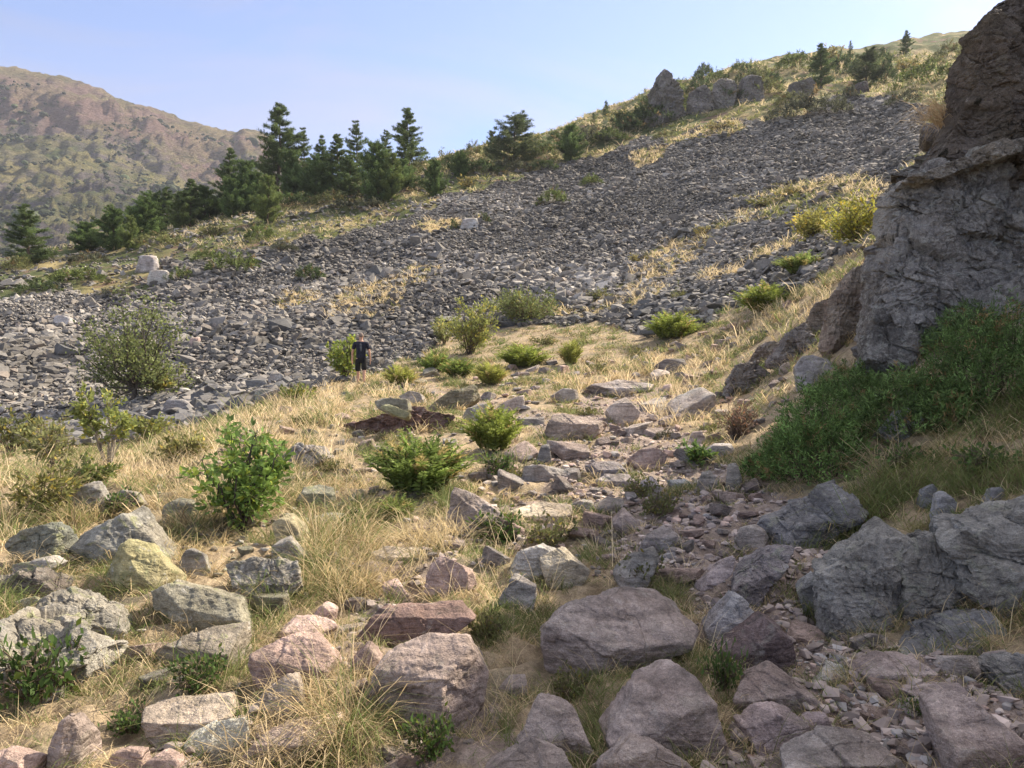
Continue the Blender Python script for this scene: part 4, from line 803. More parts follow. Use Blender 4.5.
def where(adj, noun, u, v):
    """a label that says which one, from what stands next to it"""
    order = sorted(LM, key=lambda l: math.hypot(l[1] - u, (l[2] - v) * 1.3))[:7]
    def rel(l):
        du, dv = u - l[1], v - l[2]; d = math.hypot(du, dv)
        if abs(du) > abs(dv) * 1.2: s = 'right of' if du > 0 else 'left of'
        else: s = 'below' if dv > 0 else 'above'
        return ('just ' if d < 40 else '' if d < 90 else 'well ') + s
    for l in order:
        lab = f'{adj} {noun} {rel(l)} {l[0]}'
        if lab not in USED and len(lab.split()) <= 16: USED.add(lab); return lab
    for i in range(4):
        for j in range(i + 1, 7):
            a, b = order[i], order[j]
            lab = f'{adj} {noun} {rel(a)} {a[0]}, {rel(b)} {b[0]}'
            if lab not in USED and len(lab.replace('-', ' ').split()) <= 16: USED.add(lab); return lab
    lab = f'{adj} {noun} nearest {order[0][0]}'; USED.add(lab); return lab

def generic_rock(seed, flat, sub=5):
    r = random.Random(seed); dims = np.array([.5, r.uniform(.32, .48), .5 * (r.uniform(.20, .34) if flat else r.uniform(.45, .7))]); pl = []
    for i in range(5):
        n = np.array([r.gauss(0, 1), r.gauss(0, 1), r.gauss(0, .7)]); n /= np.linalg.norm(n)
        pl.append((n, float(np.abs(n * dims).sum()) * r.uniform(.55, .80)))
    for n in ((0, 0, 1), (0, 0, -1), (1, 0, 0), (-1, 0, 0), (0, 1, 0), (0, -1, 0)):
        n = np.array(n, float) + np.array([r.gauss(0, .18) for _ in range(3)]); n /= np.linalg.norm(n)
        pl.append((n, float(np.sqrt(((n * dims) ** 2).sum())) * r.uniform(.85, 1)))
    V, F = rock_shape(sub, pl, dims, seed, 140, .03, .022, nchip=5)
    return V, F
GEN = [(generic_rock(500 + i, i % 4 > 0), i % 4 > 0) for i in range(24)]
_gm = [{m.name: mesh_np('small_stone', g[0][0], g[0][1], m) for m in (M_path, M_lich)} for g in GEN]
LOW = [generic_rock(500 + i, i % 4 > 0, 3) for i in range(24)]
PAL_PATH = [('mauve', (.29, .245, .235)), ('pinkish', (.41, .31, .265)), ('grey', (.27, .255, .245)), ('pale', (.43, .375, .34)), ('rosy', (.37, .275, .24)), ('dark', (.19, .17, .16))]
PAL_LEFT = [('grey', (.26, .245, .215)), ('greenish', (.25, .24, .18)), ('pale', (.36, .33, .27)), ('dark', (.16, .145, .125)), ('pinkish', (.38, .285, .245))]
PAL_SLAB = [('rosy', (.41, .31, .265)), ('pinkish', (.43, .335, .285)), ('pale', (.44, .385, .345)), ('mauve', (.31, .26, .24)), ('grey', (.30, .28, .262))]
srnd = random.Random(77); placed = []
def free(u, v, w):
    for (a, b, c, d, _) in MARKED:
        if abs(u - a) < c * .5 + w * .3 and abs(v - b) < d * .5 + w * .25: return False
    for (a, b, c) in placed:
        if math.hypot(u - a, (v - b) * 1.5) < (c + w) * .34: return False
    return True
def small_stone(u, v, wpx, pal):
    if not free(u, v, wpx): return
    p = cast(u, v)
    if p.y > 27 or p.y < 2.6: return
    placed.append((u, v, wpx)); spots.append((u, v, wpx, pal, p))
spots = []
def make_stones():
    spots.sort(key=lambda s: -s[2]); pos, siz, cols = [], [], []
    for j, (u, v, wpx, pal, p) in enumerate(spots):
        s = wpx / FPX * p.y; cname, cc = srnd.choice(pal); k = srnd.uniform(1.0, 1.3)
        if j >= 285:
            pos.append((p.x, p.y, p.z + s * .16)); siz.append(s); cols.append((cc[0] * k, cc[1] * k, cc[2] * k)); continue
        gi = srnd.randrange(len(GEN))
        if pal is PAL_SLAB and gi % 4 == 0: gi += 1
        flat = GEN[gi][1]
        m = M_lich if pal is PAL_LEFT else M_path
        o = link('small_stone', _gm[gi][m.name]); o.color = (cc[0] * k, cc[1] * k, cc[2] * k, 1)
        o.scale = (s, s * srnd.uniform(.8, 1.1), s * srnd.uniform(.85, 1.15)); o.rotation_euler = (srnd.gauss(0, .2), srnd.gauss(0, .2), srnd.uniform(0, 6.28))
        o.location = (p.x, p.y, p.z + s * (.07 if flat else .15))
        sz = 'small' if wpx < 14 else 'medium' if wpx < 22 else 'larger'
        tag(o, where(f'{sz} {cname} {"flat" if flat else "angular"}', 'stone', u, v), 'stone', 'small stones strewn over the near slope')
    q = np.random.default_rng(9)
    if pos:
        o = link('stone_rubble', scatter_mesh('stone_rubble', LOW, np.array(pos), np.array(siz), rot_mats(len(pos), .25, q), np.array(cols), M_scree)); tag(o, kind='stuff')
def in_poly_point(poly):
    xs = [p[0] for p in poly]; ys = [p[1] for p in poly]
    while True:
        a, b = srnd.uniform(max(min(xs), 4), min(max(xs), 1020)), srnd.uniform(min(ys), min(max(ys), 764))
        if inside(np.array([a]), np.array([b]), poly)[0]: return a, b
UPPER = [(560, 480), (575, 400), (600, 378), (665, 380), (720, 440), (760, 500), (700, 590), (600, 560), (480, 560), (440, 500), (540, 440)]
LEFTG = [(0, 560), (60, 490), (200, 510), (330, 500), (340, 600), (330, 700), (180, 690), (0, 640)]
RIGHTP = [(690, 590), (800, 560), (830, 650), (1000, 650), (1020, 760), (720, 764), (800, 690)]
MIDL = [(200, 470), (240, 430), (320, 395), (345, 380), (380, 365), (560, 330), (560, 400), (460, 420), (430, 500), (330, 520), (220, 500)]
SLOPE = [(540, 360), (700, 330), (800, 300), (790, 400), (700, 470), (600, 420), (480, 420), (380, 400)]
for poly, n, lo, hi, pal in ((UPPER, 260, 30, 66, PAL_SLAB), (RIGHTP, 60, 26, 50, PAL_SLAB), (TRAIL, 80, 24, 44, PAL_SLAB), (UPPER, 1500, 9, 54, PAL_PATH), (RIGHTP, 350, 8, 34, PAL_PATH), (LEFTG, 60, 26, 50, PAL_LEFT), (LEFTG, 160, 8, 32, PAL_LEFT), (TRAIL, 300, 7, 30, PAL_PATH), (SLOPE, 320, 8, 30, PAL_PATH), (MIDL, 300, 8, 30, PAL_LEFT), (PATH2, 30, 8, 24, PAL_PATH)):
    for _ in range(n):
        a, b = in_poly_point(poly)
        small_stone(a, b, lo + (hi - lo) * srnd.random() ** 1.5 * min(1, .45 + (b - 360) / 350), pal)
MIDR = [(150, 475), (250, 432), (345, 388), (430, 372), (560, 345), (720, 380), (720, 470), (700, 590), (560, 580), (420, 560), (300, 600), (180, 560)]
for _ in range(1500):
    a, b = in_poly_point(MIDR if srnd.random() < .7 else RIGHTP)
    p = cast(a, b); w = (5 + 13 * srnd.random() ** 2) * min(1, .5 + (b - 360) / 300)
    if 2.6 < p.y < 27: spots.append((a, b, w * .6, PAL_PATH if a > 330 else PAL_LEFT, p))
make_stones()

# gravel and crumbs of stone on the worn path
def gravel(name, poly, n, lo, hi, base, seed):
    q = np.random.default_rng(seed); x, y, r = polar(n * 14, -36, 34, 2.4, 18, -.6, q); z = ground_z(x, y); u, v = to_px(x, y, z)
    k = inside(u, v, poly); x, y, z = x[k][:n], y[k][:n], z[k][:n]; m = len(x)
    s = lo + (hi - lo) * q.random(m) ** 2.5
    o = link(name, scatter_mesh(name, HULLS, np.stack([x, y, z + s * .12], 1), s, rot_mats(m, .3, q), stone_cols(m, q, base), M_scree)); tag(o, kind='stuff')
gravel('path_gravel', PATH, 4200, .02, .11, (.34, .285, .26), 5)
gravel('trail_gravel', TRAIL, 1500, .02, .09, (.32, .27, .24), 6)
gravel('pebble_gravel', [(800, 650), (830, 640), (870, 690), (900, 690), (940, 768), (880, 768), (850, 720), (820, 700)], 1100, .02, .09, (.33, .315, .31), 7)
# ------------------------------------------------------------------ grass
def blades(name, P, nb, L, wid, cols, seed, spread=.06, lean=(.15, .75), bend=(.3, 1.3), kind='stuff', wind=None):
    """tufts of bent blades rooted at P; L, wid per tuft; cols per tuft"""
    q = np.random.default_rng(seed); n = len(P); N = n * nb
    root = np.repeat(P, nb, 0); Lb = np.repeat(L, nb) * q.uniform(.55, 1.15, N); w = np.repeat(wid, nb) * q.uniform(.7, 1.3, N)
    az = q.uniform(0, 2 * math.pi, N)
    off = np.repeat(np.broadcast_to(spread, (n,)), nb) * np.sqrt(q.random(N)) ; a2 = q.uniform(0, 2 * math.pi, N)
    root[:, 0] += np.cos(a2) * off; root[:, 1] += np.sin(a2) * off; root[:, 2] -= .015
    t0 = q.uniform(*lean, N); bd = q.uniform(*bend, N)
    tl = np.repeat(q.uniform(0, 2 * math.pi, n), nb); d = np.stack([np.cos(az) + .5 * np.cos(tl), np.sin(az) + .5 * np.sin(tl), np.zeros(N)], 1); d /= np.linalg.norm(d, axis=1)[:, None] + 1e-6
    if wind is not None: d += np.asarray(wind); d /= np.linalg.norm(d, axis=1)[:, None] + 1e-6
    side = np.stack([-d[:, 1], d[:, 0], np.zeros(N)], 1)
    tw = q.uniform(0, 2 * math.pi, N); side = side * np.cos(tw)[:, None] + d * np.sin(tw)[:, None]
    def at(s):
        t = t0 + bd * s
        return root + Lb[:, None] * s * (np.sin(t)[:, None] * d + np.cos(t)[:, None] * np.array([0, 0, 1.0]))
    p0, p1, p2 = at(0.0), at(0.55), at(1.0)
    hw = (w / 2)[:, None] * side
    V = np.stack([p0 - hw, p0 + hw, p1 - hw * .8, p1 + hw * .8, p2], 1).reshape(-1, 3)
    base = np.arange(N)[:, None] * 5
    F = np.concatenate([base + np.array([[0, 1, 3]]), base + np.array([[0, 3, 2]]), base + np.array([[2, 3, 4]])], 0)
    C = np.repeat(cols, nb, 0) * np.exp(q.normal(0, .16, N))[:, None]
    o = link(name, mesh_np(name, V, F, M_grass, np.repeat(C, 5, 0))); tag(o, kind=kind)
    return o

HULLS_PX = [m for m in MARKED]
def clear_of_rocks(u, v, y):
    ok = np.ones(len(u), bool)
    for (a, b, c, d, Yg) in HULLS_PX:
        ok &= ~((((u - a) / (c * .46)) ** 2 + ((v - b) / (d * .46)) ** 2 < 1) & (y > Yg - .1) & (y < Yg + 1.5))
    return ok
STRAWC = np.array([.76, .63, .41]); STRAWD = np.array([.50, .385, .21]); OLIVE = np.array([.26, .26, .11]); GREEN_G = np.array([.14, .20, .06]); BROWN = np.array([.22, .16, .10])
gq = np.random.default_rng(12)
GOLD = [(-60, 470), (60, 478), (150, 452), (230, 425), (300, 392), (345, 374), (410, 385), (440, 400), (345, 402), (345, 450), (390, 500), (370, 560), (345, 690), (380, 768), (300, 768), (320, 640), (300, 510), (240, 520), (200, 540), (120, 515), (0, 570), (-60, 580)]
GOLD2 = [(560, 372), (700, 350), (770, 310), (835, 280), (830, 310), (790, 340), (740, 350), (700, 400), (720, 430), (660, 430), (640, 400), (560, 400)]
SHORT = [(420, 520), (560, 520), (720, 560), (720, 768), (380, 768), (400, 640)]
def grass_field(name, count, r0, r1, power, nb, seed):
    q = np.random.default_rng(seed)
    x, y, r = polar(count, -37, 37, r0, r1, power, q); z = ground_z(x, y); u, v = to_px(x, y, z)
    sc, st, gp, pa, tr = zones(x, y, z)
    cl = fbm(np.stack([x, y, x * 0], 1) * .9, 3, 91); cl2 = fbm(np.stack([x, y, x * 0], 1) * 2.6, 3, 95)
    gold = inside(u + 12 * cl, v + 8 * cl2, GOLD) | inside(u + 12 * cl, v + 8 * cl2, GOLD2)
    bank = inside(u, v, BANK); short = inside(u, v, SHORT)
    dens = np.where(pa, .08 + .75 * (cl2 > .22), np.where(tr, .25 + .9 * cl2, .34 + 1.5 * cl + .6 * cl2))
    dens = np.where(bank, np.maximum(dens, .7), dens)
    dens = np.where(gold, np.maximum(dens, .10 + 1.5 * cl2 + .7 * cl), dens); dens[sc] = 0
    k = (q.random(count) < dens) & clear_of_rocks(u, v, y)
    x, y, z, r, u, v, cl, cl2, gold, bank, short, pa, tr = (a[k] for a in (x, y, z, r, u, v, cl, cl2, gold, bank, short, pa, tr))
    n = len(x); g_ = q.random(n)
    green = np.where(gold, .26, np.where(bank, .78, .50)) + .8 * cl + .4 * cl2
    col = np.where((g_ < green)[:, None], OLIVE + (GREEN_G - OLIVE) * q.random(n)[:, None], STRAWD + (STRAWC - STRAWD) * q.random(n)[:, None])
    col = np.where((q.random(n) < .10)[:, None], BROWN, col)
    L = np.where(gold, .30, np.where(bank, .26, .17)) * np.exp(q.normal(0, .32, n)) * (1 + .9 * cl)
    L = np.where(pa | tr, L * .55, L); L = np.where(short, L * .85, L)
    L *= np.interp(r, [2, 4, 8, 30], [.55, .8, 1.0, 1.35])
    w = np.maximum(.0035, .00085 * r)
    return blades(name, np.stack([x, y, z], 1), nb, L, w, col, seed + 1, spread=np.interp(r, [2, 8, 30], [.05, .09, .22]))
grass_field('near_grass', 34000, 2.3, 9.5, -.15, 11, 301)
grass_field('far_grass', 30000, 9.0, 36, -.1, 10, 302)
def tall_straw(seed):
    q = np.random.default_rng(seed); x, y, r = polar(5200, -37, 30, 3.0, 30, 0, q); z = ground_z(x, y); u, v = to_px(x, y, z)
    cl = fbm(np.stack([x, y, x * 0], 1) * 1.3, 3, 97); k = (inside(u, v, GOLD) | inside(u, v, GOLD2) | inside(u, v, SHORT) & (q.random(len(x)) < .25)) & (cl > -.02) & clear_of_rocks(u, v, y)
    x, y, z, r = x[k], y[k], z[k], r[k]; n = len(x)
    blades('tall_straw', np.stack([x, y, z], 1), 7, .50 * np.exp(q.normal(0, .25, n)), np.maximum(.003, .0007 * r), STRAWC * np.exp(q.normal(0, .15, n))[:, None], seed, spread=.10, lean=(.05, .45), bend=(.2, 1.0))
tall_straw(308)
def foot_grass(seed):
    """grass grown up against the feet of the larger stones"""
    q = np.random.default_rng(seed); X = []; G = []
    for (um, vm, wp, hp, Yg) in MARKED:
        if Yg > 22 or wp < 14: continue
        w = wp / FPX * Yg; xc = (um - CX) / FPX * Yg; n = int(4 + wp / 3.2); t = q.uniform(-.56, .56, n)
        dry = q.random() < (.55 if um < 420 else .35)
        X.append(np.stack([xc + t * w, Yg - .02 - .10 * w * np.sqrt(np.clip(1 - (t / .58) ** 2, 0, 1)) + q.normal(0, .04, n) + .25 * w * (np.abs(t) > .48)], 1)); G.append(np.full(n, dry))
    X = np.vstack(X); G = np.concatenate(G); z = ground_z(X[:, 0], X[:, 1]); n = len(X); r = np.hypot(X[:, 0], X[:, 1])
    g_ = q.random(n) < np.where(G, .3, .72)
    col = np.where(g_[:, None], OLIVE + (GREEN_G - OLIVE) * q.random(n)[:, None], STRAWD + (STRAWC - STRAWD) * q.random(n)[:, None])
    blades('foot_grass', np.stack([X[:, 0], X[:, 1], z], 1), 13, .15 * np.exp(q.normal(0, .35, n)) * np.interp(r, [3, 10, 22], [.9, 1.3, 1.8]), np.maximum(.0035, .00085 * r), col, seed + 1, spread=.06)
foot_grass(311)
# straw and green patches within the scree
def patch_grass(seed):
    q = np.random.default_rng(seed); x, y, r = polar(56000, -36, 34, 24, 170, .4, q); z = ground_z(x, y); sc, st, gp, _, _ = zones(x, y, z)
    u, v = to_px(x, y, z)
    top = (~sc) & (r > 36) & (v < 250) & (q.random(len(x)) < .28)
    k = st | gp | top; x, y, z, r, gp, top = (a[k] for a in (x, y, z, r, gp, top)); n = len(x)
    col = np.where((q.random(n) < np.where(gp, .75, np.where(top, .55, .2)))[:, None], np.array([.20, .22, .07]), STRAWC * .9)
    return blades('patch_grass', np.stack([x, y, z], 1), 9, np.interp(r, [24, 60, 130, 170], [.45, .6, .8, 1.0]) * np.exp(q.normal(0, .25, n)), .00085 * r, col, seed, spread=.35)
patch_grass(305)

# ------------------------------------------------------------------ leaves and shrubs
def leaf_set(mb, P, D, ln, wd, col, q, fold=.25, jitter=.5):
    """one folded diamond leaf at each point along its direction"""
    n = len(P); D = D + q.normal(0, jitter, (n, 3)); D /= np.linalg.norm(D, axis=1)[:, None] + 1e-6
    S = np.cross(D, q.normal(0, 1, (n, 3))); S /= np.linalg.norm(S, axis=1)[:, None] + 1e-6
    Nn = np.cross(S, D); l = (ln * q.uniform(.6, 1.2, n))[:, None]; w = (wd * q.uniform(.7, 1.2, n))[:, None]
    a, b = P, P + D * l; m = P + D * l * .45 - Nn * w * fold
    V = np.stack([a, m + S * w * .5 + Nn * w * fold, b, m - S * w * .5 + Nn * w * fold, ], 1).reshape(-1, 3)
    k = np.arange(n)[:, None] * 4
    F = np.concatenate([k + np.array([[0, 1, 2]]), k + np.array([[0, 2, 3]])], 0)
    c = np.repeat(np.asarray(col) * np.exp(q.normal(0, .25, n))[:, None] if np.ndim(col) == 1 else col, 4, 0)
    mb.add(V, F, c)

def fern(seed, h=1.0, w=1.15, nfr=70, col=(.085, .13, .035)):
    q = np.random.default_rng(seed); lf = MB(); st = MB(); P, D, S, C = [], [], [], []
    for i in range(nfr * 2):
        az = q.uniform(0, 2 * math.pi); out = math.sqrt(q.random()) * .5 * w; hh = h * q.uniform(.62, 1.05) * (1 - .45 * (out / (.5 * w)) ** 2); r0 = out * .45
        t = np.linspace(0, 1, 12); d = np.array([math.cos(az), math.sin(az)])
        rad = r0 + (out - r0) * t ** 1.6 + .10 * h * t ** 3; zz = hh * (1.22 * t - .26 * t ** 3)
        tw = q.normal(0, .05, 2) * w; pts = np.stack([d[0] * rad + tw[0] * t, d[1] * rad + tw[1] * t, zz], 1); T = np.gradient(pts, axis=0); T /= np.linalg.norm(T, axis=1)[:, None]
        side = np.array([-d[1], d[0], 0.0])
        if i % 3 == 0: st.tube(pts[::3], [.006, .005, .004, .002], 3, (.10, .11, .04))
        cc = np.array(col) * math.exp(q.normal(0, .28)) if q.random() > .13 else np.array([.34, .27, .11])
        for j in range(1, 12):
            for sg in (-1, 1):
                for s2 in (0, .5):
                    f = t[j] - s2 / 11
                    P.append(pts[j] - (pts[j] - pts[j - 1]) * s2); D.append(side * sg * .8 + T[j] * .8 + q.normal(0, .2, 3)); S.append(.125 * h * (math.sin(math.pi * min(1, .15 + .8 * f)) + .15)); C.append(cc * (1 + .5 * f))
    P, D, S, C = map(np.array, (P, D, S, C)); q2 = np.random.default_rng(seed + 1)
    leaf_set(lf, P, D, S, S * .30, C * np.exp(q2.normal(0, .15, len(C)))[:, None], q2, .1, .25)
    return [('stem', st.mesh('stem', M_bark)), ('foliage', lf.mesh('foliage', M_leaf))]

def bushy(seed, h, w, stems, leaves, ll, lw, col, stemc=(.14, .11, .08), trunk=.012, up=.5, base=0.12, fill=.35, jitter=.6, flat=1.0):
    """stems that fork upwards from the foot, leaves set along the outer twigs"""
    q = np.random.default_rng(seed); st = MB(); lf = MB(); tips = []
    for i in range(stems):
        az = q.uniform(0, 2 * math.pi); out = w * .5 * math.sqrt(q.random()); hh = h * q.uniform(.6, 1.0) * (1 - .35 * (out / (w * .5)) ** 2)
        t = np.linspace(0, 1, 7); bend = q.normal(0, .06, (7, 3)) * w * t[:, None]
        pts = np.stack([math.cos(az) * out * t ** .8, math.sin(az) * out * t ** .8 * flat, hh * t ** (1 - up * .3)], 1) + bend; pts[0, :2] = q.normal(0, .03 * w, 2)
        pts[0, 2] = -.04
        st.tube(pts, trunk * (1 - .8 * t) + .002, 4, np.array(stemc) * math.exp(q.normal(0, .2)))
        for k in range(7):
            s = q.uniform(base + .15, 1); a = pts[min(int(s * 6), 5)]; b = pts[min(int(s * 6) + 1, 6)]; p = a + (b - a) * (s * 6 % 1)
            dr = q.normal(0, 1, 3) + np.array([math.cos(az), math.sin(az), .6]); dr /= np.linalg.norm(dr); ln = q.uniform(.1, .26) * max(w, h) * .75
            e = p + dr * ln; m = (p + e) / 2 + q.normal(0, .03, 3) * ln
            st.tube([p, m, e], [trunk * .35 + .001, trunk * .25, .0015], 3, stemc); tips.append((p, m, e, dr))
    per = max(1, leaves // len(tips)); P = []; D = []
    for p, m, e, dr in tips:
        for _ in range(per):
            s = q.uniform(fill, 1.05); P.append(p + (e - p) * s + q.normal(0, .03, 3) * w); D.append(dr + np.array([0, 0, .2]))
    P, D = np.array(P), np.array(D); P[:, 2] = np.maximum(P[:, 2], .01)
    cl = fbm(P * (3.0 / max(w, .1)), 2, seed)
    cc = np.asarray(col) * np.exp(q.normal(0, .2, len(P)) + cl * .5)[:, None]
    yl = (q.random(len(P)) < .12)[:, None]; cc = np.where(yl, cc * np.array([1.7, 1.35, .9]), cc)
    leaf_set(lf, P, D, np.full(len(P), ll), np.full(len(P), lw), cc, q, .2, jitter)
    return [('stem', st.mesh('stem', M_bark)), ('foliage', lf.mesh('foliage', M_leaf))]

def juniper(seed, w, d, h, n=420, col=(.045, .075, .028), per=26, nl=.045):
    """sprawling mound of needle-covered sprays"""
    q = np.random.default_rng(seed); st = MB(); lf = MB(); P, D, C = [], [], []
    for i in range(n):
        az = q.uniform(0, 2 * math.pi); rr = math.sqrt(q.random()); bx, by = math.cos(az) * rr * w / 2, math.sin(az) * rr * d / 2
        lump = 1 + .6 * float(pnoise(np.array([[bx * 2.2 / max(h, .3), by * 2.2 / max(h, .3), seed]]), 3)[0])
        hz = h * (1 - rr ** 2.2) * lump * q.uniform(.5, 1.05) + .05 * h
        root = np.array([bx * .55, by * .55, 0]); tip = np.array([bx, by, hz]); o = np.array([math.cos(az) * .5, math.sin(az) * .5, .75]); o += q.normal(0, .35, 3)
        o /= np.linalg.norm(o); L = h * q.uniform(.22, .5)
        p0 = tip - o * L * .5; t = np.linspace(0, 1, 5)[:, None]; pts = p0 + o * L * t + np.array([0, 0, -.12 * L]) * t ** 2
        if i % 4 == 0: st.tube([root, (root + p0) / 2 + q.normal(0, .04, 3), p0], [.008 * h, .005 * h, .003 * h], 4, (.10, .08, .06))
        cc = np.array(col) * math.exp(q.normal(0, .38)); cc = np.array([.24, .17, .08]) if q.random() < .06 else cc
        for k in range(per):
            s = q.random(); P.append(pts[0] + (pts[-1] - pts[0]) * s + q.normal(0, .018, 3) * h * 1.3); D.append(o * .9 + q.normal(0, .8, 3)); C.append(cc)
    P, D, C = map(np.array, (P, D, C)); P[:, 2] = np.maximum(P[:, 2], -.02)
    leaf_set(lf, P, D, np.full(len(P), nl), np.full(len(P), nl * .2), C * np.exp(q.normal(0, .3, len(C)))[:, None], q, .1, .3)
    return [('stem', st.mesh('stem', M_bark)), ('foliage', lf.mesh('foliage', M_needle))]

def pine(seed, h, w, col=(.045, .07, .030), dense=1.0, gap=.06, prof=.85, upsw=.35, nl=.16):
    q = np.random.default_rng(seed); tr = MB(); P, D, C = [], [], []
    t = np.linspace(0, 1, 9); lean = q.normal(0, .03, 2)
    axis = np.stack([lean[0] * h * t + .012 * h * np.sin(t * 5 + seed), lean[1] * h * t, h * t], 1); axis[0, 2] = -.4
    tr.tube(axis, .020 * h * (1 - .93 * t) + .01, 7, (.13, .095, .07))
    whorls = int(17 * dense + h * .5)
    for i in range(whorls):
        f = gap + (1 - gap) * (i + q.uniform(-.3, .3)) / whorls; f = min(max(f, gap), .985); z = f * h
        ax = np.array([np.interp(z, axis[:, 2], axis[:, 0]), np.interp(z, axis[:, 2], axis[:, 1]), z])
        R0 = w * .5 * (min(1, (1 - f) * 1.15 + .06) ** prof) * (min(1, .55 + f * 2.2)) * q.uniform(.75, 1.15)
        for b in range(q.integers(4, 7)):
            az = q.uniform(0, 2 * math.pi); L = R0 * q.uniform(.6, 1.12)
            if q.random() < .10: L *= 1.25
            d = np.array([math.cos(az), math.sin(az), 0]); s = np.linspace(0, 1, 5)[:, None]
            pts = ax + d * L * s + np.array([0, 0, 1.0]) * L * (upsw * s ** 1.8 - .10 * s)
            tr.tube(pts, .0045 * h * (1 - f * .6) * np.linspace(1, .25, 5), 4, (.11, .085, .065))
            cc = np.array(col) * math.exp(q.normal(0, .22)); m = max(6, int(L * 20 * dense))
            for k in range(m):
                ss = q.uniform(.22, 1.03); c = ax + d * L * ss + np.array([0, 0, L * (upsw * ss ** 1.8 - .10 * ss)]) + q.normal(0, .085, 3) * np.array([1, 1, .6]) * (L * .6 + .2)
                for _ in range(15):
                    P.append(c + q.normal(0, .06, 3)); D.append(d * .5 + np.array([0, 0, .55]) + q.normal(0, .75, 3)); C.append(cc)
    P, D, C = map(np.array, (P, D, C)); lf = MB()
    leaf_set(lf, P, D, np.full(len(P), nl * 1.25), np.full(len(P), nl * .26), C * np.exp(q.normal(0, .25, len(C)))[:, None], q, .1, .2)
    return [('trunk', tr.mesh('trunk', M_bark)), ('crown', lf.mesh('crown', M_needle))]

def plant(name, cat, label, parts, loc, scale=1.0, rz=0.0, group=None, sink=0.0):
    o = empty(name, (loc[0], loc[1], loc[2] - sink), rz)
    o.scale = (scale,) * 3 if np.ndim(scale) == 0 else tuple(scale)
    tag(o, label, cat, group)
    for nm, me in parts: link(nm, me, o)
    return o
# ------------------------------------------------------------------ the plants that stand on the slope
def size_at(u, vb, wpx, hpx):
    p = cast(u, vb); k = p.y / FPX
    return p, wpx * k, hpx * k
# ferns
FERN = [fern(701 + i, 1.0, 1.25, 75 if i == 0 else 60, c) for i, c in enumerate([(.13, .175, .045), (.19, .23, .05), (.24, .255, .065), (.15, .19, .055)])]
for u, vb, w, h, k, lab in [
    (418, 494, 84, 66, 0, 'big dark green fern clump in front of the dark red boulder'),
    (494, 450, 54, 48, 1, 'bright feathery green fern right beside the pale grey pointed stone'),
    (435, 374, 30, 26, 0, 'rounded dark fern between the hiker and the yellow-green broom'),
    (400, 387, 32, 24, 2, 'yellowish fern closest to the hiker, at the foot of the scree'),
    (458, 378, 32, 22, 0, 'low dark fern in the shade under the yellow-green broom'),
    (490, 384, 32, 24, 2, 'light green fern under the straw strip in mid slope'),
    (523, 367, 48, 24, 1, 'wide green fern at the top of the straw strip'),
    (571, 364, 22, 26, 2, 'narrow pale green fern alone on the straw at the slope top'),
    (672, 339, 48, 28, 1, 'bright green fern at the edge of the stone tongue'),
    (764, 312, 48, 30, 1, 'vivid green fern clump highest on the golden bank edge'),
    (801, 274, 40, 22, 3, 'dark green fern among scree stones above the bank'),
    (470, 520, 24, 22, 2, 'small bright fern sprig at the foot of the turf wedge'),
    (395, 520, 36, 26, 3, 'spreading low fern at the foot of the big fern clump')]:
    p, W_, H_ = size_at(u, vb, w, h)
    plant('fern', 'fern', lab, FERN[k], p, (W_ / 1.05, W_ / 1.05, H_ / .95), (u * 7) % 6, 'ferns on the slope')
# broadleaved shrubs and small trees
def shrub(name, cat, lab, u, vb, wpx, hpx, seed, stems, leaves, lpx, asp, col, **kw):
    p, W_, H_ = size_at(u, vb, wpx, hpx); k = p.y / FPX
    return plant(name, cat, lab, bushy(seed, H_, W_, stems, leaves, lpx * k, lpx * k * asp, col, **kw), p, 1.0)
shrub('shrub', 'shrub', 'leafy light green shrub with dark stems standing in golden grass', 243, 532, 92, 112, 801, 24, 2300, 9, .46, (0.166, 0.256, 0.064), trunk=.010, stemc=(.07, .06, .055), jitter=.8, base=.05)
shrub('shrub', 'shrub', 'thin leafy shoots sticking up behind the leafy light green shrub', 245, 470, 40, 66, 802, 6, 150, 9, .5, (0.205, 0.307, 0.102), trunk=.008, stemc=(.10, .08, .07))
shrub('sapling', 'tree', 'slim yellow-green sapling with pale thin trunks below the round-crowned tree', 108, 468, 46, 92, 803, 12, 1300, 5.5, .6, (0.256, 0.294, 0.096), trunk=.02, stemc=(.30, .27, .23), base=.45, up=.2)
shrub('sapling', 'tree', 'wispy greyish bush left of the slim sapling by the scree', 52, 470, 64, 60, 804, 16, 900, 6, .5, (0.218, 0.230, 0.102), trunk=.012, stemc=(.2, .17, .14))
shrub('shrub', 'shrub', 'tangled olive shrub in dry grass at the edge under the wispy bush', 44, 520, 66, 60, 805, 16, 900, 7, .4, (0.218, 0.218, 0.077), trunk=.008)
shrub('shrub', 'shrub', 'yellow-green bush close behind the hiker', 346, 381, 32, 46, 806, 22, 1400, 4.5, .5, (0.256, 0.320, 0.077), trunk=.02, base=.02)
shrub('shrub', 'shrub', 'loose yellow-green broom above the dark ferns', 470, 354, 64, 52, 807, 34, 2600, 4.0, .4, (0.256, 0.282, 0.090), trunk=.02, base=.05)
shrub('shrub', 'shrub', 'rounded olive broom bush at the foot of the scree', 524, 323, 66, 32, 808, 50, 3200, 4.0, .35, (0.166, 0.198, 0.077), trunk=.02, base=.02)
shrub('shrub', 'shrub', 'small pale willow scrub beside the rounded olive broom', 444, 345, 30, 34, 809, 16, 800, 4, .4, (0.256, 0.269, 0.115), trunk=.015, base=.05)
shrub('shrub', 'shrub', 'low green bramble spilling under the tall bank juniper', 700, 465, 34, 20, 810, 14, 500, 5, .6, (0.141, 0.230, 0.070), trunk=.008)
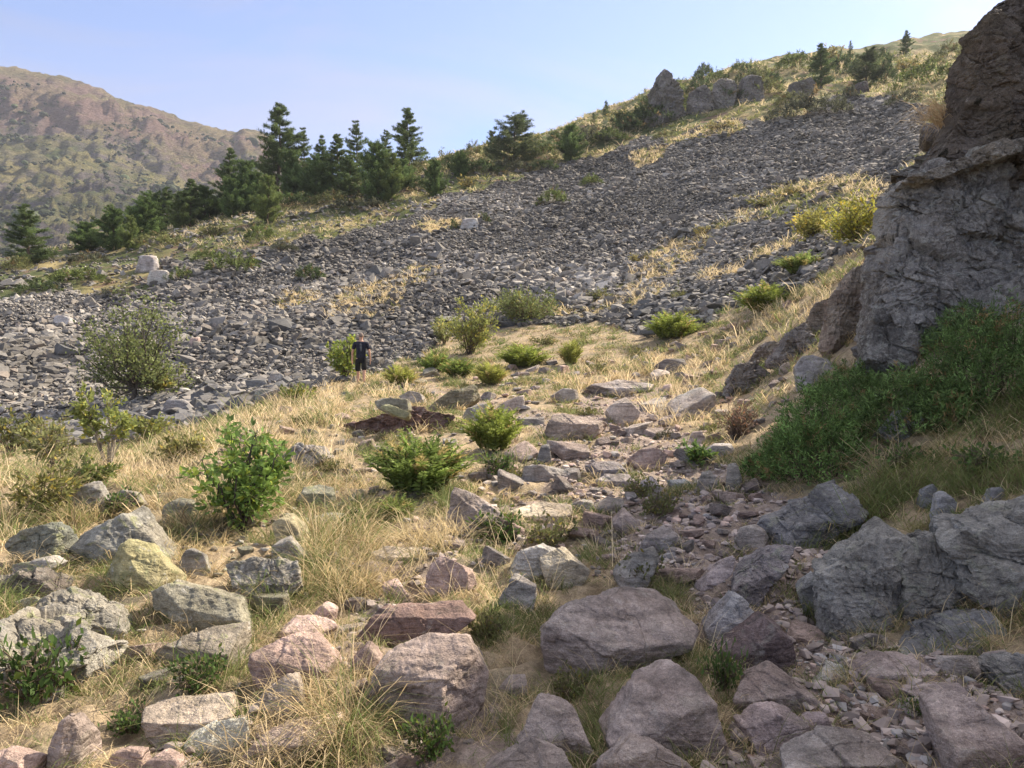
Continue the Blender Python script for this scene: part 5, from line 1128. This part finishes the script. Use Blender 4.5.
shrub('shrub', 'shrub', 'yellow-green bush at the grass edge below the scree terrace', 150, 440, 46, 28, 811, 20, 800, 5, .5, (0.218, 0.243, 0.077), trunk=.01, base=.02)
shrub('shrub', 'shrub', 'low bush of pale leaves at the scree foot below the round-crowned tree', 168, 395, 44, 30, 812, 16, 900, 4.5, .5, (0.256, 0.269, 0.102), trunk=.015, base=.02)
shrub('shrub', 'shrub', 'dry brown heather mound on the bank beside the juniper', 735, 440, 46, 40, 813, 40, 900, 4, .3, (.20, .13, .10), trunk=.006, base=.02)
shrub('shrub', 'shrub', 'sunlit yellow broom against the foot of the cliff', 858, 244, 60, 44, 814, 40, 2600, 4.5, .45, (0.340, 0.340, 0.077), trunk=.02, base=.02)
shrub('shrub', 'shrub', 'yellow-green low broom on the terrace left of the sunlit yellow broom', 815, 238, 50, 26, 815, 30, 1500, 4.5, .45, (0.320, 0.307, 0.090), trunk=.02, base=.02)
shrub('shrub', 'shrub', 'pale willow bush at the scree foot near the edge, beside the wispy bush', 12, 452, 50, 44, 816, 16, 900, 5.5, .5, (.20, .22, .09), trunk=.012, base=.02)
shrub('shrub', 'shrub', 'low yellowish bush in straw between the slim sapling and the leafy shrub', 185, 462, 44, 26, 817, 18, 700, 5.5, .5, (.24, .24, .09), trunk=.008, base=.02)
shrub('shrub', 'shrub', 'spreading green bush under the slim sapling', 88, 486, 54, 28, 818, 18, 800, 6, .5, (.17, .21, .07), trunk=.008, base=.02)
shrub('shrub', 'shrub', 'small green bush at the dry grass crest below the hiker', 300, 404, 40, 18, 819, 16, 600, 4.5, .5, (.19, .22, .07), trunk=.01, base=.02)
# the round-crowned tree
def round_tree():
    p, W_, H_ = size_at(132, 404, 108, 112); q = np.random.default_rng(820); st = MB(); lf = MB(); P = []; D = []
    base = np.array([0, 0, -.3]); fork = np.array([.12, 0, H_ * .13]); st.tube([base, base * .4 + fork * .5, fork], [.13, .11, .09], 7, (.10, .085, .07))
    for i in range(24):
        a = q.uniform(0, 6.28); el = q.uniform(-.02, 1.3); L = H_ * q.uniform(.35, .70)
        e = fork + np.array([math.cos(a) * math.cos(el) * W_ * .5 * q.uniform(.7, 1.05), math.sin(a) * math.cos(el) * W_ * .5, math.sin(el) * H_ * .80])
        m = (fork + e) / 2 + q.normal(0, .15, 3); st.tube([fork, m, e], [.06, .035, .012], 5, (.10, .085, .07))
        for j in range(12):
            s = q.uniform(.35, 1.05); c = fork + (e - fork) * s + q.normal(0, .30, 3)
            st.tube([fork + (m - fork) * min(1, s * 1.2), c], [.012, .004], 3, (.10, .085, .07))
            nn = q.integers(8, 26); P.append(c + q.normal(0, .20, (nn, 3)) * np.array([1, 1, .7])); D.append(q.normal(0, 1, (nn, 3)) + np.array([0, 0, .2]))
    P, D = np.vstack(P), np.vstack(D); cc = np.array([.175, .205, .075]) * np.exp(q.normal(0, .28, len(P)))[:, None]
    leaf_set(lf, P, D, np.full(len(P), .15), np.full(len(P), .09), cc, q, .2, .5)
    plant('round_crowned_tree', 'tree', 'small round-crowned broadleaved tree standing in front of the grey scree', [('trunk', st.mesh('trunk', M_bark)), ('crown', lf.mesh('crown', M_leaf))], p)
round_tree()
# junipers of the right bank
def jun(lab, u, vb, wpx, hpx, dep, seed, n, col=(.05, .085, .032), name='juniper', nl=.06, per=26, rz=0):
    p, W_, H_ = size_at(u, vb, wpx, hpx)
    return plant(name, 'juniper', lab, juniper(seed, W_, dep, H_, n, col, per, nl), (p.x, p.y + dep * .3, p.z), 1.0, rz)
jun('big dark green juniper mound at the path edge below the cliff', 832, 484, 108, 84, 1.4, 841, 560, (.115, .185, .055))
jun('long juniper thicket spreading over the top of the bank under the cliff', 945, 432, 150, 58, 1.4, 842, 520, (.11, .17, .055))
jun('shaded juniper growing at the edge against the tall cliff', 1020, 400, 150, 84, 1.5, 843, 560, (.10, .16, .05))
jun('low juniper running up behind the big dark green mound', 868, 408, 92, 38, 1.4, 844, 360, (.11, .17, .055))
jun('sparse green juniper sprigs hanging at the cliff foot', 985, 350, 90, 44, 1.0, 846, 260, (.12, .18, .07))
jun('small juniper sprig touching the ground below the big mound', 766, 480, 44, 22, .5, 845, 120, (.11, .18, .055))
# leafy ground plants
GP = [bushy(861 + i, .22, .5, 26, 520, .05, .028, c, trunk=.004, base=0.0, fill=.1) for i, c in enumerate([(.075, .125, .035), (.10, .16, .05), (.14, .15, .06)])]
for u, vb, w, h, k, lab in [
    (42, 702, 96, 60, 0, 'dark leafy green plants filling the corner under the wide pale knobbly slab'),
    (132, 735, 52, 26, 1, 'low bright green creeping plant beside the long rosy paving stone'),
    (200, 692, 62, 34, 0, 'leafy green plants growing below the squat dark-fronted boulder'),
    (122, 512, 36, 22, 1, 'pale green leafy plant in straw above the pyramid boulder'),
    (724, 690, 40, 44, 1, 'tall green weeds between the great rounded boulder and the long mauve stone'),
    (500, 544, 60, 30, 0, 'dark green leafy clump under the long tan-pink slab'),
    (548, 548, 54, 26, 2, 'brownish flowering clump under the long tan-pink slab'),
    (432, 758, 60, 40, 0, 'green weeds at the base of the big tan-topped boulder'),
    (570, 700, 40, 28, 2, 'olive weeds between the pointed mauve boulder and the cracked slab-like one'),
    (905, 470, 60, 24, 1, 'patch of small round leaves on the turf of the bank'),
    (985, 470, 64, 26, 1, 'leafy green patch near the edge of the bank turf'),
    (640, 590, 44, 30, 2, 'olive heather cushion on the hummock with the narrow grey stone'),
    (485, 640, 40, 26, 2, 'olive grass-like weeds between the turf-capped boulder and the cracked slab'),
    (660, 516, 40, 24, 2, 'low brown-green weeds just below the whitish slab stack'),
    (500, 475, 40, 20, 0, 'dark green low plants on the step above the turf wedge'),
    (350, 540, 36, 26, 1, 'green weeds at the dry grass edge below the greenish boulder'),
    (915, 716, 26, 16, 1, 'small green tuft between pebbles and the mauve slab'),
    (640, 500, 36, 20, 2, 'brown-green cushion beside the flat dark path stones')]:
    p, W_, H_ = size_at(u, vb, w, h)
    plant('leafy_plant', 'plant', lab, GP[k], p, (W_ / .5, W_ / .5, H_ / .22), (u * 3) % 6, 'leafy plants between the stones')
# straw tussocks hanging on the cliff and leaning on the bank
def tussock(lab, loc, n, L, w, seed, cols, wind, spread):
    o = blades('straw_tussock', np.tile(np.array(loc, float), (n, 1)) + np.random.default_rng(seed).normal(0, spread, (n, 3)) * np.array([1, 1, .3]), 14, np.full(n, L), np.full(n, w), np.tile(np.array(cols), (n, 1)), seed, spread=.06, wind=wind)
    del o['kind']; tag(o, lab, 'grass tussock')
def px3(u, v, Y): return ((u - CX) / FPX * Y, Y, EYE + (CY - v) / FPX * Y)
tussock('sunlit straw tussock jutting from the left edge of the tall cliff', px3(944, 118, 10.6), 26, .55, .010, 871, (.60, .47, .30), (-.9, -.2, -.25), .14)
tussock('long bent straw stalks over the turf beneath the juniper', px3(892, 480, 6.9), 12, .75, .007, 872, (.50, .42, .26), (.2, -.3, 0), .16)
tussock('green and straw tussock overhanging the fissured bedrock block', px3(925, 528, 5.6), 14, .28, .006, 873, (.26, .24, .11), (-.1, -.6, -.3), .08)
tussock('tall straw tussock standing beside the big tan-topped boulder', tuple(cast(345, 715)), 30, .42, .005, 874, (.55, .43, .25), (.1, -.2, 0), .12)
tussock('tall straw tussock leaning over the long rosy slab at the bottom', tuple(cast(318, 755)), 26, .40, .005, 875, (.52, .42, .26), (.2, -.2, 0), .14)
tussock('golden grass tussock at the front of the pale pink level slab', tuple(cast(355, 590)), 26, .50, .006, 876, (.56, .45, .26), (.1, -.1, 0), .16)
tussock('golden tussock beneath the greyish turf wedge in mid slope', tuple(cast(430, 545)), 24, .48, .007, 877, (.54, .44, .26), (-.2, -.2, 0), .2)
tussock('grey-green tussock on the hummock in front of the narrow stone', tuple(cast(650, 598)), 22, .30, .005, 878, (.26, .24, .13), (0, -.3, -.1), .14)
tussock('sunny tussock of straw between the yellow-lichened stone and the leafy shrub', tuple(cast(190, 560)), 22, .36, .006, 879, (.55, .45, .25), (0, 0, 0), .16)

# ------------------------------------------------------------------ pines of the ridge
PINES = [pine(901, 10, 6.2, (.135, .18, .065), 1.25, .10, .75, .30), pine(902, 8, 4.6, (.12, .165, .065), 1.1, .04, .8, .4), pine(903, 6, 4.6, (.17, .215, .07), 1.1, .02, .6, .45),
         pine(904, 7, 5.2, (.125, .155, .075), .95, .10, .5, .5), pine(905, 5, 4.4, (.12, .175, .06), 1.2, .0, .45, .5), pine(906, 9, 5.0, (.13, .17, .07), .9, .14, .7, .35)]
PH = [10, 8, 6, 7, 5, 9]; PW = [6.2, 4.6, 4.6, 5.2, 4.4, 5.0]
def pine_at(lab, u, vt, vb, wpx, k, back=0.0, tone=None):
    p = cast(u, vb); y = p.y + back
    x = (u - CX) / FPX * y; z = float(ground_z(x, y)[0]) if back else p.z
    H_ = (EYE + (CY - vt) / FPX * y) - z; W_ = wpx / FPX * y
    plant('pine_tree', 'pine', lab, PINES[k], (x, y, z), (W_ / PW[k] * 1.14, W_ / PW[k] * 1.14, H_ / PH[k]), (u * 1.7) % 6, 'pines along the ridge', .1)
for a in [
    ('dark pine standing alone at the far edge below the mountain', 27, 203, 266, 46, 1),
    ('tallest ridge pine, broad and dark, in front of the sky', 277, 101, 198, 52, 0),
    ('pale young pine standing in front of the tallest ridge pine', 268, 174, 224, 30, 2),
    ('pointed pine to the mountain side of the tallest ridge pine', 229, 147, 214, 36, 1),
    ('small rounded pine below the pointed one', 233, 178, 217, 26, 4),
    ('dense pine filling the gap between the pointed one and the tallest', 247, 160, 212, 30, 4),
    ('slim pine just behind the tallest ridge pine', 305, 126, 192, 26, 5),
    ('dark slim pine in the middle of the grove', 322, 134, 192, 28, 1),
    ('bushy pine low in the middle of the grove', 338, 132, 190, 34, 0),
    ('thin-topped pine rising at the back of the grove', 358, 119, 188, 30, 5),
    ('broad bushy pine at the front of the grove', 378, 143, 204, 40, 4),
    ('narrow light pine beside the broad bushy one', 392, 152, 202, 26, 2),
    ('lone tall layered pine on the skyline right of the grove', 409, 106, 170, 36, 0),
    ('small round pine below the lone layered pine', 435, 160, 196, 22, 4),
    ('loose grey-green pine open to the sky on the ridge', 514, 113, 167, 54, 3),
    ('short thin pine beside the loose grey-green one', 494, 130, 162, 18, 3),
    ('stubby dark pine further up the ridge from the loose one', 571, 124, 162, 26, 4),
    ('tiny bush-like pine below the stubby dark one', 460, 152, 178, 20, 4),
    ('bushy dark pine lowest in the row towards the lone edge pine', 150, 193, 230, 42, 4),
    ('light cone-shaped pine in front of the bushy dark row', 181, 190, 229, 24, 2),
    ('dark bushy pine between the cone-shaped one and the grove', 205, 186, 220, 34, 4),
    ('dusky pine behind the cone-shaped light pine', 168, 186, 224, 28, 1),
    ('grey-green small pine near the far end of the row', 88, 221, 252, 34, 4),
    ('dark wide low pine behind the sunlit little cone', 114, 208, 250, 34, 4),
    ('sunlit little cone-shaped pine at the end of the row', 130, 214, 252, 20, 2),
    ('squat pine tucked behind the dark grove on the mountain side', 293, 150, 198, 28, 4),
    ('tall feathery pine in the back of the grove beside the lone one', 385, 128, 186, 26, 5),
    ('wide low pine filling the band between the squat one and the pointed one', 258, 172, 212, 40, 4),
    ('dense round pine at the foot of the grove, mountain side', 316, 156, 198, 36, 4),
    ('dark filler pine low between the slim middle pines', 350, 150, 196, 34, 1),
    ('bushy pine under the lone layered pine', 402, 158, 190, 30, 4),
    ('deep green pine between the bushy dark row and the grove', 190, 178, 226, 36, 1),
    ('broad pine in the row just before the sunlit little cone', 146, 200, 240, 34, 4),
    ('stout pine on the upper right skyline above the scree', 821, 43, 88, 28, 1),
    ('spreading grey pine beside the stout skyline pine', 866, 50, 86, 34, 3),
    ('single bluish pine highest on the skyline beside the cliff', 906, 30, 54, 14, 1),
    ('tiny thin pine above the spreading grey one on the skyline', 850, 40, 62, 7, 5),
    ('slender bare young pine on the skyline before the pinnacle', 606, 100, 118, 9, 5),
    ('faint little pine on the skyline beneath the slender one', 594, 112, 124, 7, 5)]: pine_at(*a)

# ------------------------------------------------------------------ dark low scrub on the ridge and in the scree
SC = [juniper(921 + i, 2.6, 1.9, .8, 110, c, 22, .17) for i, c in enumerate([(.075, .105, .04), (.115, .145, .045), (.09, .095, .06), (.16, .17, .07)])]
SCV = [bushy(931 + i, .9, 2.0, 18, 700, .16, .09, c, trunk=.02, base=0.0, fill=.1) for i, c in enumerate([(.17, .18, .07), (.24, .22, .09)])]
def scrub(u, vb, wpx, hpx, adj, k):
    p = cast(u, vb); W_ = wpx * p.y / FPX; H_ = hpx * p.y / FPX
    if p.y < 36 and k == 5: k = 4
    parts = SC[k] if k < 4 else SCV[k - 4]; w0, h0 = (2.6, .8) if k < 4 else (2.0, .9)
    plant('low_juniper' if k < 4 else 'low_bush', 'shrub', where(adj, 'low juniper' if k < 4 else 'low bush', u, vb), parts, p, (W_ / w0, W_ / w0 * 1.1, H_ / h0), (u * 1.3) % 6, 'low scrub on the ridge and scree', .05)
for a in [(553, 205, 40, 14, 'green flat', 1), (592, 187, 30, 10, 'green flat', 1), (454, 230, 12, 10, 'dark round', 0), (486, 224, 12, 9, 'dark round', 0), (236, 272, 60, 18, 'dark green spreading', 1), (310, 280, 36, 14, 'dark green', 0), (180, 280, 32, 12, 'green', 1),
          (262, 240, 40, 14, 'bright green', 1), (80, 284, 70, 16, 'green mottled', 1), (40, 292, 46, 12, 'dark', 0), (20, 270, 40, 12, 'olive', 3), (210, 262, 40, 12, 'green', 1), (160, 246, 50, 12, 'grass-green', 3), (216, 236, 30, 12, 'yellowish', 4), (90, 262, 40, 10, 'dull', 2),
          (640, 128, 50, 16, 'dark green', 0), (672, 98, 34, 16, 'dull green', 1), (700, 92, 30, 14, 'dark', 0), (718, 82, 26, 10, 'green', 1), (750, 80, 30, 12, 'dark green', 0), (770, 90, 34, 14, 'dark', 0), (652, 116, 44, 18, 'dark', 0), (690, 112, 50, 16, 'dull green', 1), (726, 104, 50, 14, 'dark', 0), (752, 92, 30, 12, 'dull green', 2), (704, 78, 22, 12, 'dark', 0), (740, 74, 24, 10, 'green', 1), (815, 118, 74, 24, 'dark purple-green', 2), (780, 120, 30, 14, 'dark purple-green', 2), (850, 100, 20, 14, 'brown', 2), (650, 126, 60, 16, 'dark green', 0), (625, 134, 50, 18, 'dark green', 0), (610, 144, 46, 12, 'dark green', 1), (765, 96, 44, 16, 'olive', 3),
          (760, 84, 40, 14, 'olive', 3), (795, 70, 50, 14, 'dull green', 1), (840, 76, 40, 20, 'dark green', 0), (885, 84, 30, 22, 'dark green', 0), (880, 64, 30, 12, 'dark', 0), (925, 84, 60, 20, 'green', 1), (950, 60, 40, 14, 'olive', 3),
          (560, 150, 50, 16, 'dark green', 0), (590, 146, 44, 16, 'dark', 2), (540, 158, 36, 12, 'green', 1), (475, 160, 40, 14, 'olive', 3), (455, 172, 40, 14, 'dark green', 0), (480, 174, 50, 12, 'dark green', 0), (420, 176, 40, 12, 'olive', 3), (425, 192, 36, 12, 'dark', 0), (360, 210, 60, 12, 'dull green', 2), (330, 204, 40, 12, 'olive', 3),
          (300, 206, 40, 12, 'dark green', 0), (510, 172, 44, 12, 'dark green', 2), (545, 172, 34, 12, 'dark', 0), (445, 164, 24, 12, 'yellowish', 4), (470, 187, 30, 8, 'yellowish', 5), (405, 178, 26, 14, 'yellowish', 4), (370, 196, 30, 12, 'dark', 0), (530, 148, 30, 10, 'yellowish', 5), (620, 122, 30, 10, 'yellowish', 5), (705, 66, 26, 9, 'dull green', 0),
          (664, 140, 30, 8, 'olive', 3), (830, 62, 30, 10, 'yellowish', 5), (905, 70, 26, 9, 'yellowish', 5), (790, 104, 34, 10, 'olive', 3), (720, 130, 30, 6, 'yellowish', 5), (858, 70, 30, 12, 'dark green', 0), (905, 104, 40, 12, 'dull', 2), (935, 66, 24, 9, 'olive', 3), (580, 138, 26, 9, 'olive', 3), (790, 196, 30, 10, 'yellowish', 5), (770, 206, 36, 9, 'yellowish', 4), (705, 236, 26, 8, 'olive', 5), (640, 262, 22, 8, 'olive', 5),
          (600, 300, 26, 12, 'yellowish', 4), (680, 300, 24, 10, 'olive', 5), (330, 470, 30, 16, 'olive', 5), (372, 528, 34, 14, 'green', 4), (300, 425, 26, 12, 'yellowish', 4), (262, 470, 24, 16, 'olive', 5), (520, 478, 34, 16, 'green', 4), (556, 452, 28, 14, 'olive', 5), (600, 372, 28, 12, 'olive', 5), (640, 356, 24, 12, 'green', 4),
          (690, 405, 26, 14, 'olive', 5), (665, 438, 24, 12, 'brownish', 2), (712, 432, 22, 12, 'yellowish', 4), (450, 430, 26, 14, 'green', 4), (346, 598, 30, 18, 'olive', 5), (740, 500, 26, 12, 'green', 4), (590, 415, 24, 12, 'olive', 5), (545, 345, 30, 10, 'green', 4), (690, 318, 26, 10, 'olive', 5), (420, 400, 26, 12, 'yellowish', 4),
          (285, 252, 34, 10, 'brownish', 2), (120, 296, 40, 9, 'brownish', 2)]: scrub(*a)
# scrub on the far mountainside
q = np.random.default_rng(55); P_, t_, u_ = MTN
i = np.nonzero((t_ > .05) & (t_ < .93) & (u_ > -60) & (u_ < 330))[0]
n_ = fbm(P_[i] / 45.0, 3, 99); i = i[(n_ > .05)]; i = q.choice(i, min(5200, len(i)), replace=False)
vv, ff = icos(2)
blob = (vv * np.array([.5, .5, .34]), ff)
cc = np.array([.06, .075, .035]) * np.exp(q.normal(0, .3, len(i)))[:, None]
o = link('far_scrub', scatter_mesh('far_scrub', [(blob[0] * (1 + .25 * fbm(blob[0] * 3 + k, 2, k))[:, None], ff) for k in range(5)], P_[i] + q.normal(0, 1.5, (len(i), 3)) * [1, 1, .1], np.exp(q.normal(.85, .45, len(i))), rot_mats(len(i), .2, q), cc, M_needle)); tag(o, kind='stuff')
# ------------------------------------------------------------------ the walker, seen from behind
def skin(name, joints, edges, mat, parent, sub=2, root=0):
    me = bpy.data.meshes.new(name); me.from_pydata([j[0] for j in joints], edges, [])
    me.materials.append(mat); o = link(name, me, parent)
    m = o.modifiers.new('skin', 'SKIN'); m.use_smooth_shade = True
    for i, j in enumerate(joints):
        r = j[1]; me.skin_vertices[0].data[i].radius = (r, r) if np.ndim(r) == 0 else r
    me.skin_vertices[0].data[root].use_root = True
    s = o.modifiers.new('sub', 'SUBSURF'); s.levels = sub; s.render_levels = sub
    return o
def walker():
    p = cast(361, 386)
    root = empty('person', (p.x, p.y, p.z), R(8))
    tag(root, 'walker seen from behind in dark T-shirt and black shorts, arms hanging, on golden grass', 'person')
    mskin = plain('skin', (.50, .30, .22), .6, .08); mshort = plain('black_shorts', (.012, .012, .014), .85); mhair = plain('grey_cropped_hair', (.20, .16, .14), .9); mshoe = plain('shoe', (.10, .09, .085), .8)
    ms, nt = new_mat('dark_shirt'); g = NT(nt); tc = g.n('ShaderNodeTexCoord').outputs['Object']
    g.out(g.mix(g.ramp(g.noise(tc, 14, 4), [(.4, 0.0), (.6, 1.0)]), (.012, .014, .028), (.020, .022, .040)), .85)
    J = []; E = []
    def add(pt, r, par=None):
        J.append((pt, r)); k = len(J) - 1
        if par is not None: E.append((par, k))
        return k
    pel = add((0, 0, .93), (.115, .085)); wa = add((0, -.01, 1.08), (.125, .088), pel); ch = add((0, 0, 1.28), (.165, .11), wa); up = add((0, .01, 1.42), (.10, .08), ch)
    nk = add((0, .02, 1.50), .055, up); sk = add((0, .035, 1.58), (.072, .08), nk); cr = add((0, .04, 1.68), (.075, .088), sk); add((0, .035, 1.745), (.05, .06), cr)
    add((0, .135, 1.605), .014, sk)                              # nose, on the far side
    for s in (-1, 1):
        add((s * .083, .03, 1.62), .016, cr)                      # ears
        sh = add((s * .185, 0, 1.40), .058, up); el = add((s * .275, .0, 1.13), .042, sh); wr = add((s * .30, .06, .89), .027, el); pm = add((s * .302, .075, .82), (.020, .034), wr)
        for f, (dy, ln) in enumerate([(-.030, .075), (-.010, .088), (.010, .092), (.030, .08)]):
            a = add((s * .304, .075 + dy, .775), .0095, pm); b = add((s * .297, .082 + dy, .775 - ln * .5), .0088, a); add((s * .283, .088 + dy, .775 - ln), .0078, b)
        th = add((s * .288, .115, .80), .0105, pm); add((s * .277, .13, .755), .009, th)
    # mid-stride: one foot ahead of the other
    for s, fy, lift in ((-1, .16, .0), (1, -.14, .03)):
        hp = add((s * .092, .005, .86), .074, pel); kn = add((s * .105, fy * .6 + .03, .50), .060, hp); an = add((s * .105, fy, .10 + lift), .040, kn); add((s * .115, fy + .16, .045 + lift * .3), (.042, .030), an)
    skin('body', J, E, mskin, root)
    T = [((0, 0, .87), (.178, .137)), ((0, 0, .97), (.172, .130)), ((0, -.01, 1.10), (.168, .122)), ((0, 0, 1.28), (.185, .128)), ((0, .01, 1.42), (.135, .10)), ((0, .015, 1.475), (.075, .068))]; TE = [(0, 1), (1, 2), (2, 3), (3, 4), (4, 5)]
    for s in (-1, 1):
        a = len(T); T += [((s * .19, 0, 1.395), .078), ((s * .235, 0, 1.27), .075), ((s * .258, 0, 1.19), .072)]; TE += [(4, a), (a, a + 1), (a + 1, a + 2)]
    shirt = skin('shirt', T, TE, ms, root)
    # pale print on the back: a tall worn emblem of strokes
    mpr = plain('pale_print', (.13, .14, .16), .8); pr = MB()
    for k, (x, z, w, h) in enumerate([(0, 1.40, .045, .02), (-.02, 1.35, .035, .05), (.03, 1.345, .03, .04), (0, 1.29, .06, .022), (-.025, 1.245, .022, .05), (.02, 1.235, .035, .06), (0, 1.185, .05, .02), (.01, 1.15, .025, .025)]):
        x, w, h = x * .7, w * .6, h * .7
        y0 = -.142 - .002 * k + (.028 if z > 1.38 else 0.0) + (.008 if z < 1.2 else 0)
        V = [(x - w, y0, z - h * .6), (x + w * .8, y0, z - h), (x + w, y0, z + h * .7), (x - w * .7, y0, z + h)]
        V2 = [(a, b + .02, c) for a, b, c in V]
        pr.add(V + V2, [(0, 1, 2, 3), (7, 6, 5, 4), (0, 4, 5, 1), (1, 5, 6, 2), (2, 6, 7, 3), (3, 7, 4, 0)])
    link('shirt_print', pr.mesh('shirt_print', mpr, False), shirt)
    S = [((0, 0, 1.0), (.165, .122)), ((0, 0, .90), (.18, .14))]; SE = [(0, 1)]
    for s, fy in ((-1, .16), (1, -.14)):
        a = len(S); S += [((s * .098, .01, .82), .112), ((s * .106, fy * .35 + .015, .66), .100), ((s * .108, fy * .58 + .025, .47), .095)]; SE += [(1, a), (a, a + 1), (a + 1, a + 2)]
    skin('shorts', S, SE, mshort, root)
    hv, hf = icos(4); k = hv[:, 2] > -.25 + .55 * np.clip(hv[:, 1], -1, 1); idx = -np.ones(len(hv), int); idx[k] = np.arange(k.sum()); f2 = hf[k[hf].all(1)]
    link('hair', mesh_np('hair', hv[k] * [.083, .102, .10] + [0, .032, 1.665], idx[f2], mhair), root)
    for s, fy, lift in ((-1, .16, .0), (1, -.14, .03)):
        skin('shoe', [((s * .105, fy - .03, .07 + lift), .055), ((s * .11, fy + .07, .045 + lift * .6), (.052, .04)), ((s * .116, fy + .19, .035 + lift * .2), (.045, .03))], [(0, 1), (1, 2)], mshoe, root)
    for s in (-1, 1):
        link('eye', mesh_np('eye', icos(3)[0] * .011 + [s * .032, .117, 1.645], icos(3)[1], plain('eye_dark', (.03, .025, .02), .3)), root)
walker()
SKY_STR, SUN_STR, EXPOSURE, SKY_AIR, SKY_DUST, HAZE = 0.088, 3.5, 1.6, 1.0, 1.4, 0.0002
# ------------------------------------------------------------------ camera, sky, sun
cam = bpy.data.objects.new('camera', bpy.data.cameras.new('camera')); COL.objects.link(cam)
cam.location = (0, 0, EYE); cam.rotation_euler = (R(90), 0, 0)
cam.data.sensor_width = 36.0; cam.data.lens = 36.0 * FPX / 1024.0
cam.data.clip_start = 0.05; cam.data.clip_end = 6000
scene.camera = cam
W = bpy.data.worlds.new('World'); scene.world = W; W.use_nodes = True
wt = W.node_tree; wt.nodes.clear(); g = NT(wt)
sky = g.n('ShaderNodeTexSky', sky_type='NISHITA'); sky.sun_disc = False
sky.sun_elevation = R(SUN_EL); sky.sun_rotation = R(SUN_AZ); sky.altitude = 1500
sky.air_density = SKY_AIR; sky.dust_density = SKY_DUST; sky.ozone_density = 4.0
tc = g.n('ShaderNodeTexCoord').outputs['Generated']
mp = g.n('ShaderNodeMapping'); mp.inputs['Scale'].default_value = (1.2, 2.4, 5.0); mp.inputs['Rotation'].default_value = (0.2, 0.25, 0.5); g.l(tc, mp.inputs['Vector'])
cl = g.math('MULTIPLY', g.ramp(g.noise(mp.outputs[0], 1.3, 6, 0.55, 0.6), [(0.44, 0.12), (0.64, 1.0)]), 0.5)
# added fill light: the sky is brightened high overhead, out of view
sz = g.n('ShaderNodeSeparateXYZ'); g.l(tc, sz.inputs[0]); overhead_fill = g.ramp(sz.outputs[2], [(0.46, 0.0), (0.72, 1.0)])
lum = g.n('ShaderNodeRGBToBW'); g.l(sky.outputs[0], lum.inputs[0])
cc = g.mix(1.0, (1.22, 1.12, 1.26), lum.outputs[0], 'MULTIPLY')
skyc = g.mix(cl, g.mix(1.0, sky.outputs[0], (1.02, 0.95, 1.0), 'MULTIPLY'), cc)
fill_c = g.mix(1.0, (3.2, 3.0, 2.9), lum.outputs[0], 'MULTIPLY')
skyc = g.mix(g.math('MULTIPLY', overhead_fill, 0.85), skyc, fill_c)
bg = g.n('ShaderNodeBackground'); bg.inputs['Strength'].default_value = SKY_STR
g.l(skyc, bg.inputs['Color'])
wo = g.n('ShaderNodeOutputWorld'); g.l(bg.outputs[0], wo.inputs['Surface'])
sl = bpy.data.lights.new('sun', 'SUN'); sl.energy = SUN_STR; sl.angle = R(0.53); sl.color = (1.0, 0.87, 0.68)
so = bpy.data.objects.new('sun', sl); COL.objects.link(so)
sd = Vector((math.sin(R(SUN_AZ)) * math.cos(R(SUN_EL)), math.cos(R(SUN_AZ)) * math.cos(R(SUN_EL)), math.sin(R(SUN_EL))))
so.rotation_euler = sd.to_track_quat('Z', 'Y').to_euler(); so.location = (20, 0, 60)
vs = scene.view_settings; vs.view_transform = 'Standard'; vs.look = 'None'; vs.gamma = 1.0; vs.use_curve_mapping = False
vs.exposure = EXPOSURE
scene.cycles.max_bounces = 5; scene.cycles.diffuse_bounces = 3; scene.cycles.transmission_bounces = 2; scene.cycles.volume_bounces = 0
scene.cycles.caustics_reflective = False; scene.cycles.caustics_refractive = False

# the thin haze of the valley
hz = new_mat('valley_haze'); hg = NT(hz[1]); pv = hg.n('ShaderNodeVolumePrincipled'); pv.inputs['Color'].default_value = (.80, .86, 1.0, 1); pv.inputs['Density'].default_value = HAZE; pv.inputs['Anisotropy'].default_value = 0.2
ho = hg.n('ShaderNodeOutputMaterial'); hg.l(pv.outputs[0], ho.inputs['Volume'])
if HAZE > 0:
    bm = bmesh.new(); bmesh.ops.create_cube(bm, size=1.0); me = bpy.data.meshes.new('haze'); bm.to_mesh(me); bm.free(); me.materials.append(hz[0])
    o = link('haze', me); o.scale = (2400, 2400, 620); o.location = (0, 0, 190); tag(o, kind='stuff')
